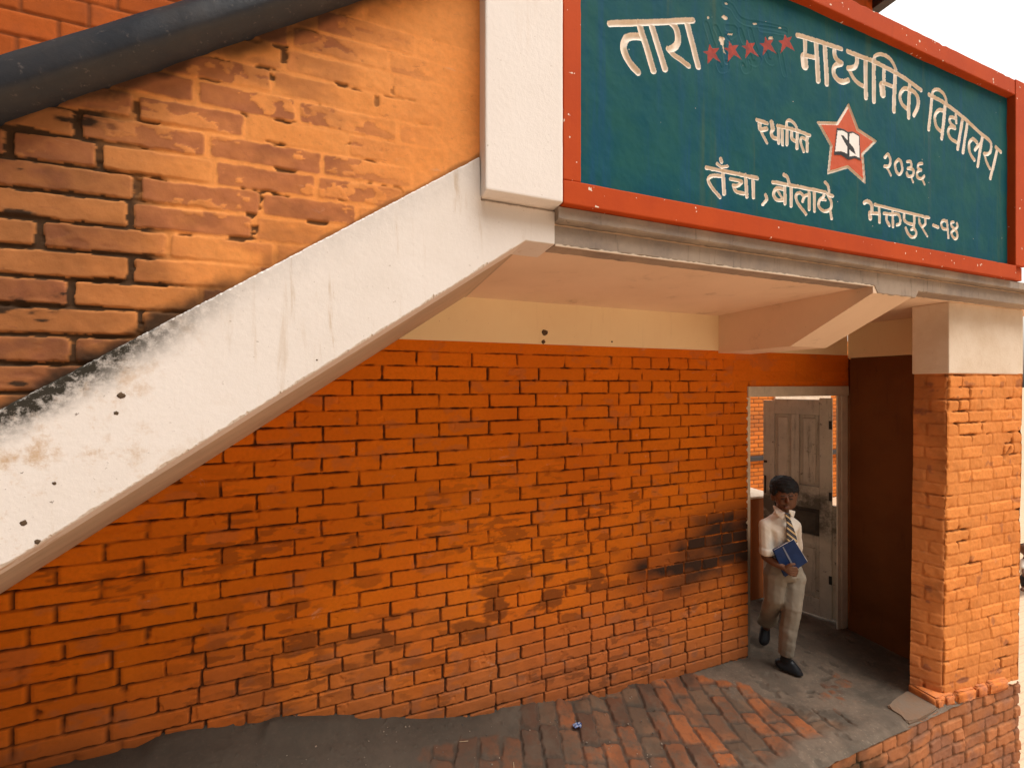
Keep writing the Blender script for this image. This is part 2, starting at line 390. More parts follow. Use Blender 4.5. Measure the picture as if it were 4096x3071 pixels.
# ---------------------------------------------------------------- staircase along the facade
SL = .70
def zs(x): return 2.136 + SL * x
def staircase():
    t = empty("staircase", (-.2, 1.25, 2.0), "outside staircase with white sloping stringer, flaking orange brick parapet and dark coping", "staircase")
    # stringer: a thick sloping beam; its lower front edge is chipped
    bm = bmesh.new(); n = 560; rng = random.Random(3)
    xs = [-1.7 + i * (.6 - -1.7) / n for i in range(n + 1)]
    rings = []
    for x in xs:
        lo = min(zs(x), 2.481); hi = zs(x) + .365
        hi = min(hi, 2.597) if x > .335 else hi
        c = .002 + (.0035 * rng.random() + (.006 * rng.random() if rng.random() < .10 else 0) + .004 * max(0, math.sin(x * 23) * math.sin(x * 61))) * (1 if x < .45 else .2)
        k = .004 + .005 * rng.random()
        rings.append([bm.verts.new(p) for p in ((x, 1.25 + c * .7, lo), (x, 1.25, lo + c), (x, 1.25, (lo + hi) / 2), (x, 1.25, hi - k), (x, 1.25 + k, hi), (x, 1.40, hi), (x, 1.40, lo))])
    for a, b in zip(rings, rings[1:]):
        for i in range(7): bm.faces.new((a[i], b[i], b[(i + 1) % 7], a[(i + 1) % 7]))
    bm.faces.new(rings[0]); bm.faces.new(rings[-1][::-1])
    from_bm("stringer", bm, MAT['white'], t)
    for (x, y, rr) in ((485, 1582, .010), (465, 1652, .006), (150, 2165, .007), (95, 2090, .008), (218, 1932, .005), (1268, 1440, .003)):
        X, Z = onY(x, y, 1.25); rock('chipped_hole', (X, 1.2495, Z), rr * .8, MAT['hole'], t, flat=.06, seed=x)
    # sloping slab behind the stringer, its underside is the soffit, with steps on top
    bm = bmesh.new(); pts = [(-1.7, zs(-1.7) + .0), (.492, 2.4805)]
    step = []; x = -1.7
    while x < .45:
        z = zs(x) + .17 + .18; step += [(x, z), (x + .257, z)]; x += .257
    step = [(min(a_, .5005), b_) for a_, b_ in step]
    prism(bm, pts + [(.501, 2.4805), (.501, step[-1][1])] + step[::-1], 1.401, YB - .005)
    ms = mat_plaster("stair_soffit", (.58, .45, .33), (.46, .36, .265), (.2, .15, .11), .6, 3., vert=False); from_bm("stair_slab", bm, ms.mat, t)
    # parapet wall of brick under thick peeling paint
    us = np.arange(-1.25, .345, .0033); vs = np.arange(1.6, 3.62, .0033)
    U, V = np.meshgrid(us, vs, indexing='ij')
    CO = .0685; zl = 2.596 + CO * np.arange(-16, 17); rng = np.random.RandomState(12); J = []
    for k in range(40):
        p = []; x = -1.5 + (.13 if k % 2 else 0) + rng.rand() * .05
        while x < .7: p.append(x); x += .262 + rng.uniform(-.03, .03) - (.12 if rng.rand() < .12 else 0)
        J.append(np.array(p + [x]))
    d, rid = bricks(U, V, zl, J, .013, 23, rad=.008, edge=.0045)
    jm = 1 - sst(-.003, .003, d)
    n0 = fbm(U * 2, V * 2, 3, 3) - .5
    rough = sst(-.26, -.70, U + n0 * .5)                 # to the left the paint is gone and the joints are open and black
    zone = sst(.26, -.10, U + n0 * .4)                     # to the right the wall is smooth thick paint
    fine = fbm(U * 30, V * 44, 144, 5); peel = fbm(U * 4.0, V * 11, 44, 5)
    face = (1 - jm)
    bare = sst(.50, .53, peel * .75 + .48 * (rid - .5) + .12 * rough + .34 * (fine - .5) - .015) * face * zone
    dull = sst(.30, .62, fbm(U * 6, V * 13, 88, 5) + .25 * (rid - .4)) * face * zone
    wear = np.clip(np.maximum(bare * (.55 + .5 * fbm(U * 18, V * 26, 145, 4)), dull * (.20 + .30 * fine)), 0, .95)
    wear = np.maximum(wear, rough * face * (.42 + .7 * fine * (rid > .25)))
    dark = sst(-.43, -.78, U + (fbm(U * 3.5, V * 5, 7, 5) - .5) * .6)
    drk = np.clip(dark * (.92 * sst(.42, .52, jm * .34 + fbm(U * 13, V * 30, 8, 5) * .62) + .55 * fbm(U * 8, V * 14, 146, 4) + .16), 0, .94)
    drk = np.maximum(drk, .20 * dull * sst(.45, .6, fbm(U * 9, V * 9, 90, 4)))
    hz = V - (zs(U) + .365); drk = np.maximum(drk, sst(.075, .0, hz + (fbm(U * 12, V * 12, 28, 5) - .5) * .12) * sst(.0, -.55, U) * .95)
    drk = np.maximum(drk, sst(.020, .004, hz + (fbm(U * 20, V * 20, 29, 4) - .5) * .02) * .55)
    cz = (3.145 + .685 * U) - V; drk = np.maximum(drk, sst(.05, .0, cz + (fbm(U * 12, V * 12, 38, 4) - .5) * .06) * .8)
    opn = jm * sst(.63, .68, fbm(U * 13, V * 26, 58, 4)) * zone
    drk = np.maximum(drk, opn * .85)
    Hh = -.0011 * jm * zone - .006 * jm * rough - .004 * opn - .0010 * bare + .0024 * (fbm(U * 9, V * 14, 68, 4) - .5) + .0018 * (fbm(U * 45, V * 45, 69, 3) - .5) + (rid - .5) * .0012 * face * zone
    att = np.stack([jm * .10 * zone, rid, drk, wear], -1)
    P = np.stack([U, 1.262 - Hh, V], -1)
    uc, vc = (us[:-1] + us[1:]) / 2, (vs[:-1] + vs[1:]) / 2
    keep = (vc[None, :] > zs(uc)[:, None] + .355) & (vc[None, :] < 3.16 + .685 * uc[:, None])
    m = mat_brick("peeling_orange_paint", (.80, .33, .10), (.78, .285, .07), bare=(.45, .155, .07), joint=(.82, .36, .12), jf=.8, soot=(.014, .013, .010), varia=.10, flake=.35, fscale=26)
    gridmesh("parapet_face", P, m, t, att, keep)
    bm = bmesh.new(); prism(bm, [(-1.7, zs(-1.7) + .3), (.345, zs(.345) + .3), (.345, 3.17 + .685 * .345), (-1.7, 3.17 - .685 * 1.7)], 1.281, 1.40)
    bmat = NT("plain_orange_paint"); bmat.color((.7, .24, .05)); MAT['orange'] = bmat.mat
    from_bm("parapet_core", bm, bmat.mat, t)
    # dark rounded coping
    bm = bmesh.new(); prof = [(1.20, .0), (1.193, .025), (1.195, .07), (1.21, .105), (1.25, .125), (1.33, .13), (1.41, .125), (1.45, .10), (1.455, .04), (1.45, .0)]
    rr = []; rng = random.Random(8); N = 60
    for i in range(N + 1):
        x = -1.7 + i * (.35 + 1.7) / N; b = 3.148 + .685 * x; wv = (rng.random() - .5) * .004
        rr.append([bm.verts.new((x, y + wv, b + z + wv * .5)) for y, z in prof])
    for a, b in zip(rr, rr[1:]):
        for i in range(len(prof)): bm.faces.new((a[i], b[i], b[(i + 1) % len(prof)], a[(i + 1) % len(prof)]))
    bm.faces.new(rr[0]); bm.faces.new(rr[-1][::-1])
    from_bm("coping", bm, MAT['rail'], t, True)

def upper_wall():
    t = empty("upper_brick_wall", (0, YB, 2.5), "reddish orange brick wall of the upper floor rising behind the dark stair coping", "brick wall")
    us = np.concatenate([np.arange(-1.8, .4, .0065), np.arange(.4, 4.03, .03)]); vs = np.concatenate([np.arange(2.50, 3.9, .0065), np.arange(3.9, 5.45, .03)])
    U, V = np.meshgrid(us, vs, indexing='ij'); CO = .102
    zl = 2.48 + CO * np.arange(0, 31); J = []; rng = np.random.RandomState(2)
    for k in range(32):
        p = []; x = -2.2 + (.105 if k % 2 else 0) + rng.rand() * .03
        while x < 4.2: p.append(x); x += .212 + rng.uniform(-.012, .012)
        J.append(np.array(p + [x]))
    d, rid = bricks(U, V, zl, J, .011, 31, rad=.006, edge=.003); jm = 1 - sst(-.006, .006, d)
    jj = jm * sst(.3, .7, fbm(U * 4, V * 4, 3, 3) + .25)
    Hh = -.007 * jj + .003 * (fbm(U * 20, V * 20, 5, 3) - .5)
    att = np.stack([jj * .8, rid, .25 * sst(.5, .8, fbm(U * 3, V * 5, 9, 4)), .5 * sst(.35, .7, fbm(U * 6, V * 8, 19, 4))], -1)
    m = mat_brick("upper_wall_paint", (.55, .13, .025), (.48, .10, .02), bare=(.36, .11, .05), varia=.25)
    gridmesh("upper_face", np.stack([U, YB - Hh, V], -1), m, t, att, None, boxesvf([(-1.9, 4.03, YB + .012, YB + .25, 2.495, 5.45)]))
    bm = bmesh.new(); bx(bm, (4.031, 4.13), (1.45, YB + .24), (5.19, 5.30), .006); from_bm("eave_rafter", bm, MAT['rail'], t)
    bm = bmesh.new(); bx(bm, (-1.95, 4.2), (1.55, YB + .6), (5.451, 5.53), .01); from_bm("roof_slab", bm, MAT['orange'], t)

# ---------------------------------------------------------------- ceiling, beam, ledge, column, side wall
def porch():
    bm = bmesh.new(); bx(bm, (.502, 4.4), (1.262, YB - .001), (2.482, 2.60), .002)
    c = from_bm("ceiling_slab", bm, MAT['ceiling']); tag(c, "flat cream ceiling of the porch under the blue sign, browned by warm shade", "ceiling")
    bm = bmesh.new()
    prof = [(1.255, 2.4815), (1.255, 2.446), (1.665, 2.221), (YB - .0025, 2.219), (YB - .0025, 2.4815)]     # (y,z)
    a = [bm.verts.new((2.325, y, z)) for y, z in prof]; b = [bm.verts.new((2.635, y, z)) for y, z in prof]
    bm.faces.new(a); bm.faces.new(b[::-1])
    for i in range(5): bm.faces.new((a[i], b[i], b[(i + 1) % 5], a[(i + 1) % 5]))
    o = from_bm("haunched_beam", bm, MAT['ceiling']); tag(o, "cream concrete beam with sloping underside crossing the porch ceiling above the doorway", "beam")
    # two stepped bands under the sign
    t = empty("concrete_ledge", (2.2, 1.25, 2.48), "grey stained concrete ledge in two stepped bands below the red sign frame", "ledge")
    bm = bmesh.new(); rng = random.Random(5)
    def band(name, x0, x1, y0, zlo, zhi, mat, seed):
        N = 160; xs = [x0 + (x1 - x0) * i / N for i in range(N + 1)]; bm = bmesh.new(); rr = []; rg = random.Random(seed)
        for x in xs:
            lo = zlo(x) + (rg.random() - .5) * .003; k = .003 + .003 * rg.random()
            rr.append([bm.verts.new(p) for p in ((x, y0 + k, lo), (x, y0, lo + k), (x, y0 + (rg.random() - .5) * .001, (lo + zhi) / 2), (x, y0, zhi - .002), (x, y0 + .003, zhi), (x, 1.33, zhi), (x, 1.33, lo))])
        for p, q in zip(rr, rr[1:]):
            for i in range(7): bm.faces.new((p[i], q[i], q[(i + 1) % 7], p[(i + 1) % 7]))
        bm.faces.new(rr[0]); bm.faces.new(rr[-1][::-1]); return from_bm(name, bm, mat, t)
    band("lower_band", .6015, 4.4, 1.252, lambda x: 2.445 if 2.335 < x < 2.675 else 2.480, 2.5475, MAT['ledge'], 1)
    band("upper_band", .6015, 4.4, 1.222, lambda x: 2.5565, 2.602, MAT['ledge'], 2)
    bm = bmesh.new(); bx(bm, (.603, 4.39), (1.285, 1.33), (2.5478, 2.5562)); from_bm('groove_shade', bm, MAT['hole'], t)  # dark strip in the slot, standing in for the shade line between bands
    bm = bmesh.new(); pr = None
    for i in range(140):
        x0 = .603 + i * .01232; hh = .0015 + .005 * rng.random() * (rng.random() > .15); ring = [bm.verts.new(p) for p in ((x0, 1.2495, 2.476), (x0, 1.2495, 2.4785 + hh), (x0, 1.256, 2.4785 + hh), (x0, 1.256, 2.476))]
        if pr:
            for k in range(4): bm.faces.new((pr[k], ring[k], ring[(k + 1) % 4], pr[(k + 1) % 4]))
        else: bm.faces.new(ring)
        pr = ring
    bm.faces.new(pr[::-1])
    from_bm("worn_edge", bm, MAT['edge'], t)
    # white column left of the sign
    bm = bmesh.new(); bx(bm, (.337, .606), (1.196, 1.46), (2.602, 4.6), .008, 3)
    bmesh.ops.subdivide_edges(bm, edges=[e for e in bm.edges if abs(e.verts[0].co.z - e.verts[1].co.z) > 1], cuts=60)
    rg = random.Random(3)
    for v in bm.verts:
        if 2.62 < v.co.z < 4.5 and v.co.y < 1.21: v.co.x += (rg.random() - .5) * .0007
    mw = mat_plaster("column_white", (.82, .77, .73), (.79, .735, .69), (.6, .45, .3), .2); MAT['column'] = mw.mat
    o = from_bm("white_column", bm, mw.mat); tag(o, "square white plastered column standing between the stair parapet and the blue sign", "column")
    # side wall closing the porch on the right
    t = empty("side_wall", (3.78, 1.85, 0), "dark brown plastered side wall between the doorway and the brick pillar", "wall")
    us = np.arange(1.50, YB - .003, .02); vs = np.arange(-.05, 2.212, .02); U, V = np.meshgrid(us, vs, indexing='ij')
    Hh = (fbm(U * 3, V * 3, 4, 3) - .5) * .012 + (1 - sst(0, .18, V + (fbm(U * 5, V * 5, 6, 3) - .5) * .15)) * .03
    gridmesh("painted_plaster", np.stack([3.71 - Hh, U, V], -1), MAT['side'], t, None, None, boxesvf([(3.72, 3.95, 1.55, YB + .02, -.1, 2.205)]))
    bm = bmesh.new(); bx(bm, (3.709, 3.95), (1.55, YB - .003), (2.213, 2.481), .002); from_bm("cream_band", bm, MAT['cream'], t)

# ---------------------------------------------------------------- pillar and base wall on the right
def pillar():
    t = empty("brick_pillar", (3.6, 1.42, .06), "thick orange painted brick pillar with pale plastered head and a chipped hole", "pillar")
    Zt, Zb = 2.064, .10
    def corners(z):
        f = (z - Zb) / (Zt - Zb); L = lambda a, b: np.array(a) * (1 - f) + np.array(b) * f
        return [L((3.197, 1.53), (3.199, 1.511)), L((3.284, 1.411), (3.20, 1.353)), L((4.0, 1.354), (4.008, 1.34)), L((4.0, 1.53), (4.01, 1.51))]
    s0 = np.concatenate([np.linspace(0, 1, 34)[:-1], 1 + np.linspace(0, 1, 165)[:-1], 2 + np.linspace(0, 1, 20)])
    vs = np.arange(.07, 2.07, .0055); C4 = np.array([corners(z) for z in vs])       # (nz,4,2)
    seg = np.minimum(s0.astype(int), 2); f = s0 - seg
    A = C4[:, seg, :]; B = C4[:, seg + 1, :]; pos = A * (1 - f)[None, :, None] + B * f[None, :, None]       # (nz,ns,2)
    pos = np.transpose(pos, (1, 0, 2))
    ln = np.array([.165, .80, .165]); su = np.where(seg == 0, f * .165, np.where(seg == 1, .165 + f * .80, .965 + f * .165))
    U, V = np.meshgrid(su, vs, indexing='ij'); CO = .0725
    zl = 2.055 - CO * np.arange(0, 29)[::-1]; zl = np.append(zl, 2.2); J = []; rng = np.random.RandomState(6)
    for k in range(31):
        p = [-.2, .07 + rng.uniform(-.02, .02), .165] if k % 2 else [-.2, .165]
        x = .165 + (.125 if k % 2 else .235) + rng.uniform(-.02, .02)
        while x < .90: p.append(x); x += (.235 if rng.rand() < .7 else .118) + rng.uniform(-.02, .02)
        J.append(np.array(p + [.965, 1.2]))
    d, rid = bricks(U, V, zl, J, .010, 41, rad=.009, edge=.007)
    jm = 1 - sst(-.006, .006, d)
    lf = U < .165
    opn = jm * sst(.60, .70, fbm(U * 6, V * 9, 12, 3)); opn = np.where(lf, opn * .4, opn)
    # the big chipped hole, upper right of the front
    hole = np.exp(-(((U - .80) / .05) ** 2 + ((V - 1.56 - .03 * np.sin((U - .8) * 40)) / .028) ** 2)); hole = sst(.35, .6, hole + (fbm(U * 25, V * 25, 4, 3) - .5) * .5)
    Hh = -.008 * jm * (.2 + .7 * fbm(U * 5, V * 5, 15, 3)) - .015 * opn - .02 * hole + .009 * (fbm(U * 9, V * 12, 25, 4) - .5) + .004 * (fbm(U * 34, V * 34, 35, 3) - .5) + (rid - .5) * .004 * (1 - jm)
    soot = np.clip(opn * .8 + hole * .35 + np.where(lf, .30 * sst(.45, .7, fbm(U * 6, V * 4, 45, 4)), .10 * sst(.6, .8, fbm(U * 8, V * 8, 46, 4))), 0, .9)  # left face darkened more than the front, its side shade in the colour
    low = sst(.55, .1, V + (fbm(U * 4, V * 4, 47, 3) - .5) * .3)
    pat = np.exp(-(((U - .165 - .20) / .07) ** 2 + ((V - .17) / .018) ** 2))
    wear = np.clip(.5 * low * fbm(U * 7, V * 9, 48, 4) + sst(.72, .8, fbm(U * 12, V * 12, 49, 4)) * .6 + sst(.3, .6, pat) * .8 + np.where(lf, .35, 0), 0, 1)  # left face also browned overall, again for its side shade
    soot = np.maximum(soot, sst(.3, .6, pat) * .25)
    nx = np.where(seg == 0, -1., np.where(seg == 1, -.04, 1.)); ny = np.where(seg == 0, -.25, np.where(seg == 1, -1., 0.))
    ec = np.exp(-np.abs(U - .165) / .006); chip = sst(.50, .68, fbm(U * 0 + 1, V * 22, 63, 3)) * ec
    wob = (fbm(U * 0 + 3, V * 4, 64, 3) - .5) * .02
    P = np.stack([pos[..., 0] + nx[:, None] * Hh + chip * .012 + wob * .5, pos[..., 1] + ny[:, None] * Hh + chip * .010, V], -1)
    soot = np.maximum(soot, chip * .35)
    m = mat_brick("pillar_paint", (.76, .28, .072), (.71, .235, .055), bare=(.42, .15, .07), joint=(.40, .12, .03), jf=.6, soot=(.05, .03, .02), varia=.15)
    ex = boxesvf([(3.30, 3.985, 1.43, 1.525, .02, 2.06)])
    gridmesh("brick_shaft", P, m, t, np.stack([jm * .5, rid, soot, wear], -1), None, ex)
    MAT['pillar'] = m
    bm = bmesh.new(); bx(bm, (3.192, 4.012), (1.339, 1.518), (2.062, 2.4815), .006, 2)
    for v in bm.verts:
        if v.co.x < 3.5 and v.co.y < 1.45: v.co.y += .008
    from_bm("plaster_head", bm, MAT['cap'], t)
    # plinth: one course of brick standing proud at the foot
    bm = bmesh.new()
    rg = random.Random(4)
    A, B, C = Vector((3.186, 1.535)), Vector((3.187, 1.397)), Vector((3.93, 1.337))
    def brk(p0, p1, th, z0, z1):
        dr = (p1 - p0).normalized(); nn = Vector((-dr.y, dr.x)); vs = []
        r = bmesh.ops.create_cube(bm, size=1)
        for v in r['verts']:
            q = p0 + (p1 - p0) * (.01 if v.co.x < 0 else .99) + nn * (0 if v.co.y < 0 else th); v.co = Vector((q.x, q.y, z0 if v.co.z < 0 else z1 + (rg.random() - .5) * .006))
        bmesh.ops.bevel(bm, geom=list({e for v in r['verts'] for e in v.link_edges}), offset=.009, segments=3, affect='EDGES')
    brk(A, B, .13, .045, .122)
    P0 = B + Vector((.002, .002)); dr = (C - B).normalized(); x = 0
    for L in (.075, .10, .19, .11, .2):
        brk(B + dr * (x + .004), B + dr * (x + L - .01), .07, .045, .118); x += L
    bmesh.ops.subdivide_edges(bm, edges=bm.edges[:], cuts=2, use_grid_fill=True)
    for v in bm.verts: v.co += Vector((rg.random() - .5, rg.random() - .5, rg.random() - .5)) * .004
    m2 = NT("plinth_paint"); c = m2.mix(m2.ramp(m2.noise(12, 6, .7), .35, .7), (.62, .19, .04), (.42, .15, .07)); m2.color(m2.mix(m2.ramp(m2.noise(20, 5, .7), .55, .75, 0, .7), c, (.12, .08, .05))).bump(m2.noise(70, 5), .5, .004); MAT['plinth'] = m2.mat
    from_bm("plinth", bm, m2.mat, t, True)

def base_wall():
    t = empty("base_wall", (2.5, 1.4, -.9), "rough brick retaining wall below the porch edge, mossy at its left, under the pillar", "retaining wall")
    us = np.concatenate([np.arange(-1.8, 1.7, .04), np.arange(1.7, 4.0, .0055), np.array([4.001])]); vs = np.arange(-.95, .085, .0055)
    U, V = np.meshgrid(us, vs, indexing='ij'); CO = .073
    zl = .048 + CO * np.arange(-15, 3); J = []; rng = np.random.RandomState(16)
    for k in range(20):
        p = []; x = -2 + rng.rand() * .2
        while x < 4.2: p.append(x); x += (.205 if rng.rand() < .55 else .11) + rng.uniform(-.015, .02)
        J.append(np.array(p + [x]))
    d, rid = bricks(U, V, zl, J, .013, 51, rad=.010, edge=.009); jm = 1 - sst(-.006, .006, d)
    Hh = -.012 * jm * (.2 + 1.1 * fbm(U * 5, V * 7, 5, 3)) + .010 * (fbm(U * 9, V * 9, 15, 4) - .5) + .006 * (fbm(U * 30, V * 30, 16, 3) - .5) + (rid - .5) * .008 * (1 - jm)
    ms = sst(2.95, 2.55, U + (fbm(U * 4, V * 6, 18, 4) - .5) * .8) * sst(.12, -.1, V)
    soot = np.clip(.4 * jm * fbm(U * 8, V * 8, 22, 3) + .8 * ms * (.4 + fbm(U * 9, V * 9, 24, 4)), 0, .95)
    wear = np.clip(.35 + .6 * sst(.45, .7, fbm(U * 6, V * 8, 26, 4)), 0, 1)
    yy = np.interp(U, [-2, 2.4, 2.85, 3.15, 4.0], [1.395, 1.395, 1.374, 1.388, 1.350])
    top = np.interp(U, [-2, 2.4, 2.86, 2.88, 3.2, 4.0], [.035, .042, .045, .062, .062, .06])
    V2 = np.minimum(V, top + (fbm(U * 12, V * 0, 3, 3) - .5) * .012)
    m = mat_brick("base_wall_paint", (.52, .19, .065), (.44, .16, .055), bare=(.34, .15, .085), joint=(.09, .05, .03), jf=.6, soot=(.016, .022, .014), varia=.4)
    gridmesh("brick_face", np.stack([U, yy - Hh, V2], -1), m, t, np.stack([jm * .8, rid, soot, wear], -1), None, boxesvf([(-1.8, 3.99, 1.425, 1.54, -.95, -.02)]))

# ---------------------------------------------------------------- porch floor
FX = [-2, -1.02, -.748, -.43, .11, .5, .85, 1.4, 2.0, 2.62, 4.0]; FZ = [.45, .425, .42, .384, .244, .152, .096, .04, .01, 0, 0]
def floor_z(x, y):
    s = np.clip((y - 1.39) / .79, 0, 1); s = s * s * (3 - 2 * s)
    return np.interp(x, FX, FZ) * (.5 + .5 * s) + .06 * sst(1.85, 1.45, y) * sst(1.0, 2.0, x)
def porch_floor():
    us = np.concatenate([np.arange(-1.8, -.6, .02), np.arange(-.6, 3.0, .0052), np.arange(3.0, 3.78, .007)])
    vs = np.concatenate([np.arange(1.376, 2.19, .0052), np.arange(2.2, 3.4, .02)])
    U, V = np.meshgrid(us, vs, indexing='ij')
    a = R(-17); cu, cv = U * math.cos(a) + V * math.sin(a), -U * math.sin(a) + V * math.cos(a)     # bricks lie with their length along cv
    zl = np.arange(-3, 5, .112); J = []; rng = np.random.RandomState(26)
    for k in range(len(zl)):
        p = [-2 - rng.rand() * .2]
        while p[-1] < 6: p.append(p[-1] + (.205 if rng.rand() < .75 else .11) + rng.uniform(-.015, .015))
        J.append(np.array(p))
    #for k in range(len(zl)): J.append(np.arange(-2 + rng.rand() * .22, 6, .225) + rng.uniform(-.01, .01, len(np.arange(-2 + .0, 6, .225)))[:len(np.arange(-2 + .22, 6, .225))][0])
    d, rid = bricks(cv, cu + (fbm(U * 3, V * 3, 66, 2) - .5) * .03, zl, J, .015, 61, rad=.014, edge=.012); jm = 1 - sst(-.007, .008, d)
    n1 = fbm(U * 2.6, V * 2.6, 71, 4)
    # where bricks show: a patch right of the middle; elsewhere cement or trodden earth covers them
    show = sst(.55, 1.1, U + (n1 - .5) * .5) * sst(2.75, 2.25, U + (V - 1.75) * .8 + (n1 - .5) * .5)
    show = np.maximum(show, .62 * sst(-.1, .3, U) * sst(1.1, .9, U) * sst(2.12, 2.0, V)); show = np.maximum(show, .50 * sst(2.0, 2.4, U) * sst(3.3, 3.0, U) * sst(1.95, 1.75, V))
    vis = sst(.36, .46, show * .62 + (n1 - .5) * .5 + (rid - .5) * .30 * (1 - jm) + (fbm(U * 24, V * 24, 79, 4) - .5) * .22)
    lip = sst(1.56, 1.47, V + (fbm(U * 5, V * 5, 73, 3) - .5) * .12) * sst(1.5, 1.8, U); vis *= 1 - lip
    Hh = vis * (-.011 * jm + .007 * (rid - .5) * 2 * (1 - jm)) + .012 * (fbm(U * 7, V * 7, 81, 4) - .5) + .005 * (fbm(U * 28, V * 28, 83, 4) - .5) + .010 * lip + .030 * sst(2.06, 2.18, V + (fbm(U * 5, V * 5, 97, 3) - .5) * .12) * sst(.40, .62, fbm(U * 3.5, V * 2, 98, 4)) * sst(2.5, 1.9, U)
    pits = sst(.70, .78, fbm(U * 13, V * 13, 85, 3)) * sst(1.6, 2.4, U) * (1 - vis); Hh -= .007 * pits
    pb = sst(.80, .86, fbm(U * 42, V * 42, 87, 2)) * (1 - vis) * sst(1.6, .6, U); Hh += .006 * pb
    rim = 0; 
    Z = floor_z(U, V) + Hh - .016 * sst(1.405, 1.376, V) * (.3 + fbm(U * 14, V * 0, 5, 3))
    dirt = np.maximum(sst(1.55, .55, U + (fbm(U * 4, V * 4, 91, 3) - .5) * .9), .62 * sst(.42, .62, fbm(U * 7, V * 7, 93, 5)))
    att = np.stack([jm * vis, rid, np.clip(np.maximum(dirt * .75, .55 * pits), 0, 1), vis], -1)
    m = NT("porch_floor", .92, .15); j, g, so, vi = m.attr()
    cem = m.mix(m.ramp(m.noise(4, 7, .7), .3, .7), (.165, .122, .09), (.095, .076, .058)); cem = m.mix(m.ramp(m.noise(60, 4, .7), .55, .75, 0, .5), cem, (.30, .23, .17))
    br = m.mix(m.ramp(g, .10, .5), (.15, .088, .054), (.29, .095, .034)); br = m.mix(m.ramp(g, .7, .95), br, (.11, .055, .034)); br = m.mix(m.ramp(m.noise(7, 8, .78), .45, .64, 0, .78), br, (.13, .094, .066)); br = m.mix(m.ramp(m.noise(30, 6, .75), .5, .7, 0, .5), br, (.07, .045, .03))
    c = m.mix(vi, cem, br); c = m.mix(m.math('MULTIPLY', j, .8), c, (.06, .048, .038))
    c = m.mix(so, c, m.mix(m.noise(25, 6, .7), (.036, .031, .025), (.07, .056, .043)))
    m.color(c).bump(m.noise(110, 6, .75), .5, .004)
    o = gridmesh("porch_floor", np.stack([U, V, Z], -1), m.mat, None, att); tag(o, kind='structure')
    # pad of cement beside the pillar foot
    bm = bmesh.new(); ring = [(2.94, 1.405), (3.02, 1.375), (3.19, 1.372), (3.20, 1.52), (3.10, 1.505), (2.99, 1.49)]
    pad = [(2.925, 1.507), (2.915, 1.47), (2.895, 1.43), (2.888, 1.405), (2.882, 1.384), (2.97, 1.380), (3.08, 1.383), (3.187, 1.392), (3.19, 1.54), (3.08, 1.525), (3.0, 1.515)]
    b = [bm.verts.new((x, y + .004, .052)) for x, y in pad]; tp = [bm.verts.new((x + .004, y + .002, .080 - .006 * (y > 1.48))) for x, y in pad]; n = len(pad)
    bm.faces.new(tp)
    for i in range(n): bm.faces.new((b[i], b[(i + 1) % n], tp[(i + 1) % n], tp[i]))
    bmesh.ops.bevel(bm, geom=[e for e in bm.edges if e.verts[0].co.z > .05 and e.verts[1].co.z > .05], offset=.008, segments=3, affect='EDGES')
    mp = NT("cement_pad"); mp.color(mp.mix(mp.ramp(mp.noise(9, 6, .7), .35, .7), (.15, .11, .08), (.17, .10, .06))).bump(mp.noise(60, 6), .6, .005)
    o = from_bm("cement_pad", bm, mp.mat, None, False); tag(o, "low broken slab of cement on the porch edge beside the pillar foot", "slab")
def ground():
    g = NT("paving", .92, .1); br = g.n('ShaderNodeTexBrick'); br.inputs['Scale'].default_value = 4; br.inputs['Color1'].default_value = (.54, .37, .24, 1); br.inputs['Color2'].default_value = (.54, .37, .24, 1); br.inputs['Mortar'].default_value = (.40, .28, .19, 1)
    g.l(g.pos(), br.inputs['Vector']); g.color(g.mix(g.ramp(g.noise(.7, 5), .3, .7, 0, .5), br.outputs[0], (.64, .48, .34)))
    gx, gy, gz = g.xyz(); pav = g.b.inputs['Base Color'].links[0].from_socket
    g.color(g.mix(g.ramp(g.math('ADD', gx, g.math('MULTIPLY', g.noise(.8, 4), .8)), -2.2, .2, 1, 0), pav, (.12, .09, .065)))  # ground darker left, paler right, shaped to grade the light bounced under the stairs
    us = np.concatenate([np.linspace(-400, -3, 30), np.linspace(-2.9, 7, 60), np.linspace(8, 450, 30)]); vs = np.concatenate([np.linspace(-300, -4, 24), np.linspace(-3.9, 9, 70), np.linspace(10, 450, 30)])
    U, V = np.meshgrid(us, vs, indexing='ij'); Z = -.62 + .02 * (fbm(U, V, 2, 3) - .5)
    o = gridmesh("ground", np.stack([U, V, Z], -1), g.mat); tag(o, kind='structure')
staircase(); upper_wall(); porch(); pillar(); base_wall(); porch_floor(); ground()

# ---------------------------------------------------------------- sign: letters cut as V grooves into the board
YP = 1.232
def smooth_line(pts, n=7):
    if len(pts) < 3: return pts
    out = []; P = [pts[0]] + pts + [pts[-1]]
    for i in range(1, len(P) - 2):
        p0, p1, p2, p3 = [np.array(q, float) for q in P[i - 1:i + 3]]
        for k in range(n):
            t = k / n; out.append(tuple(.5 * (2 * p1 + (p2 - p0) * t + (2 * p0 - 5 * p1 + 4 * p2 - p3) * t * t + (3 * p1 - p0 - 3 * p2 + p3) * t ** 3)))
    return out + [pts[-1]]
REG = {'a': (2400, 20, .20796), 'b': (3160, 100, .25316), 'c': (3660, 300, .26543), 'd': (2800, 400, .44304), 'e': (3440, 760, .19892), 's': (2780, 0, .20796)}
def PL(reg, pts, Y=YP):
    ox, oy, k = REG[reg]; return [onY(ox + x * k, oy + y * k, Y) for x, y in pts]
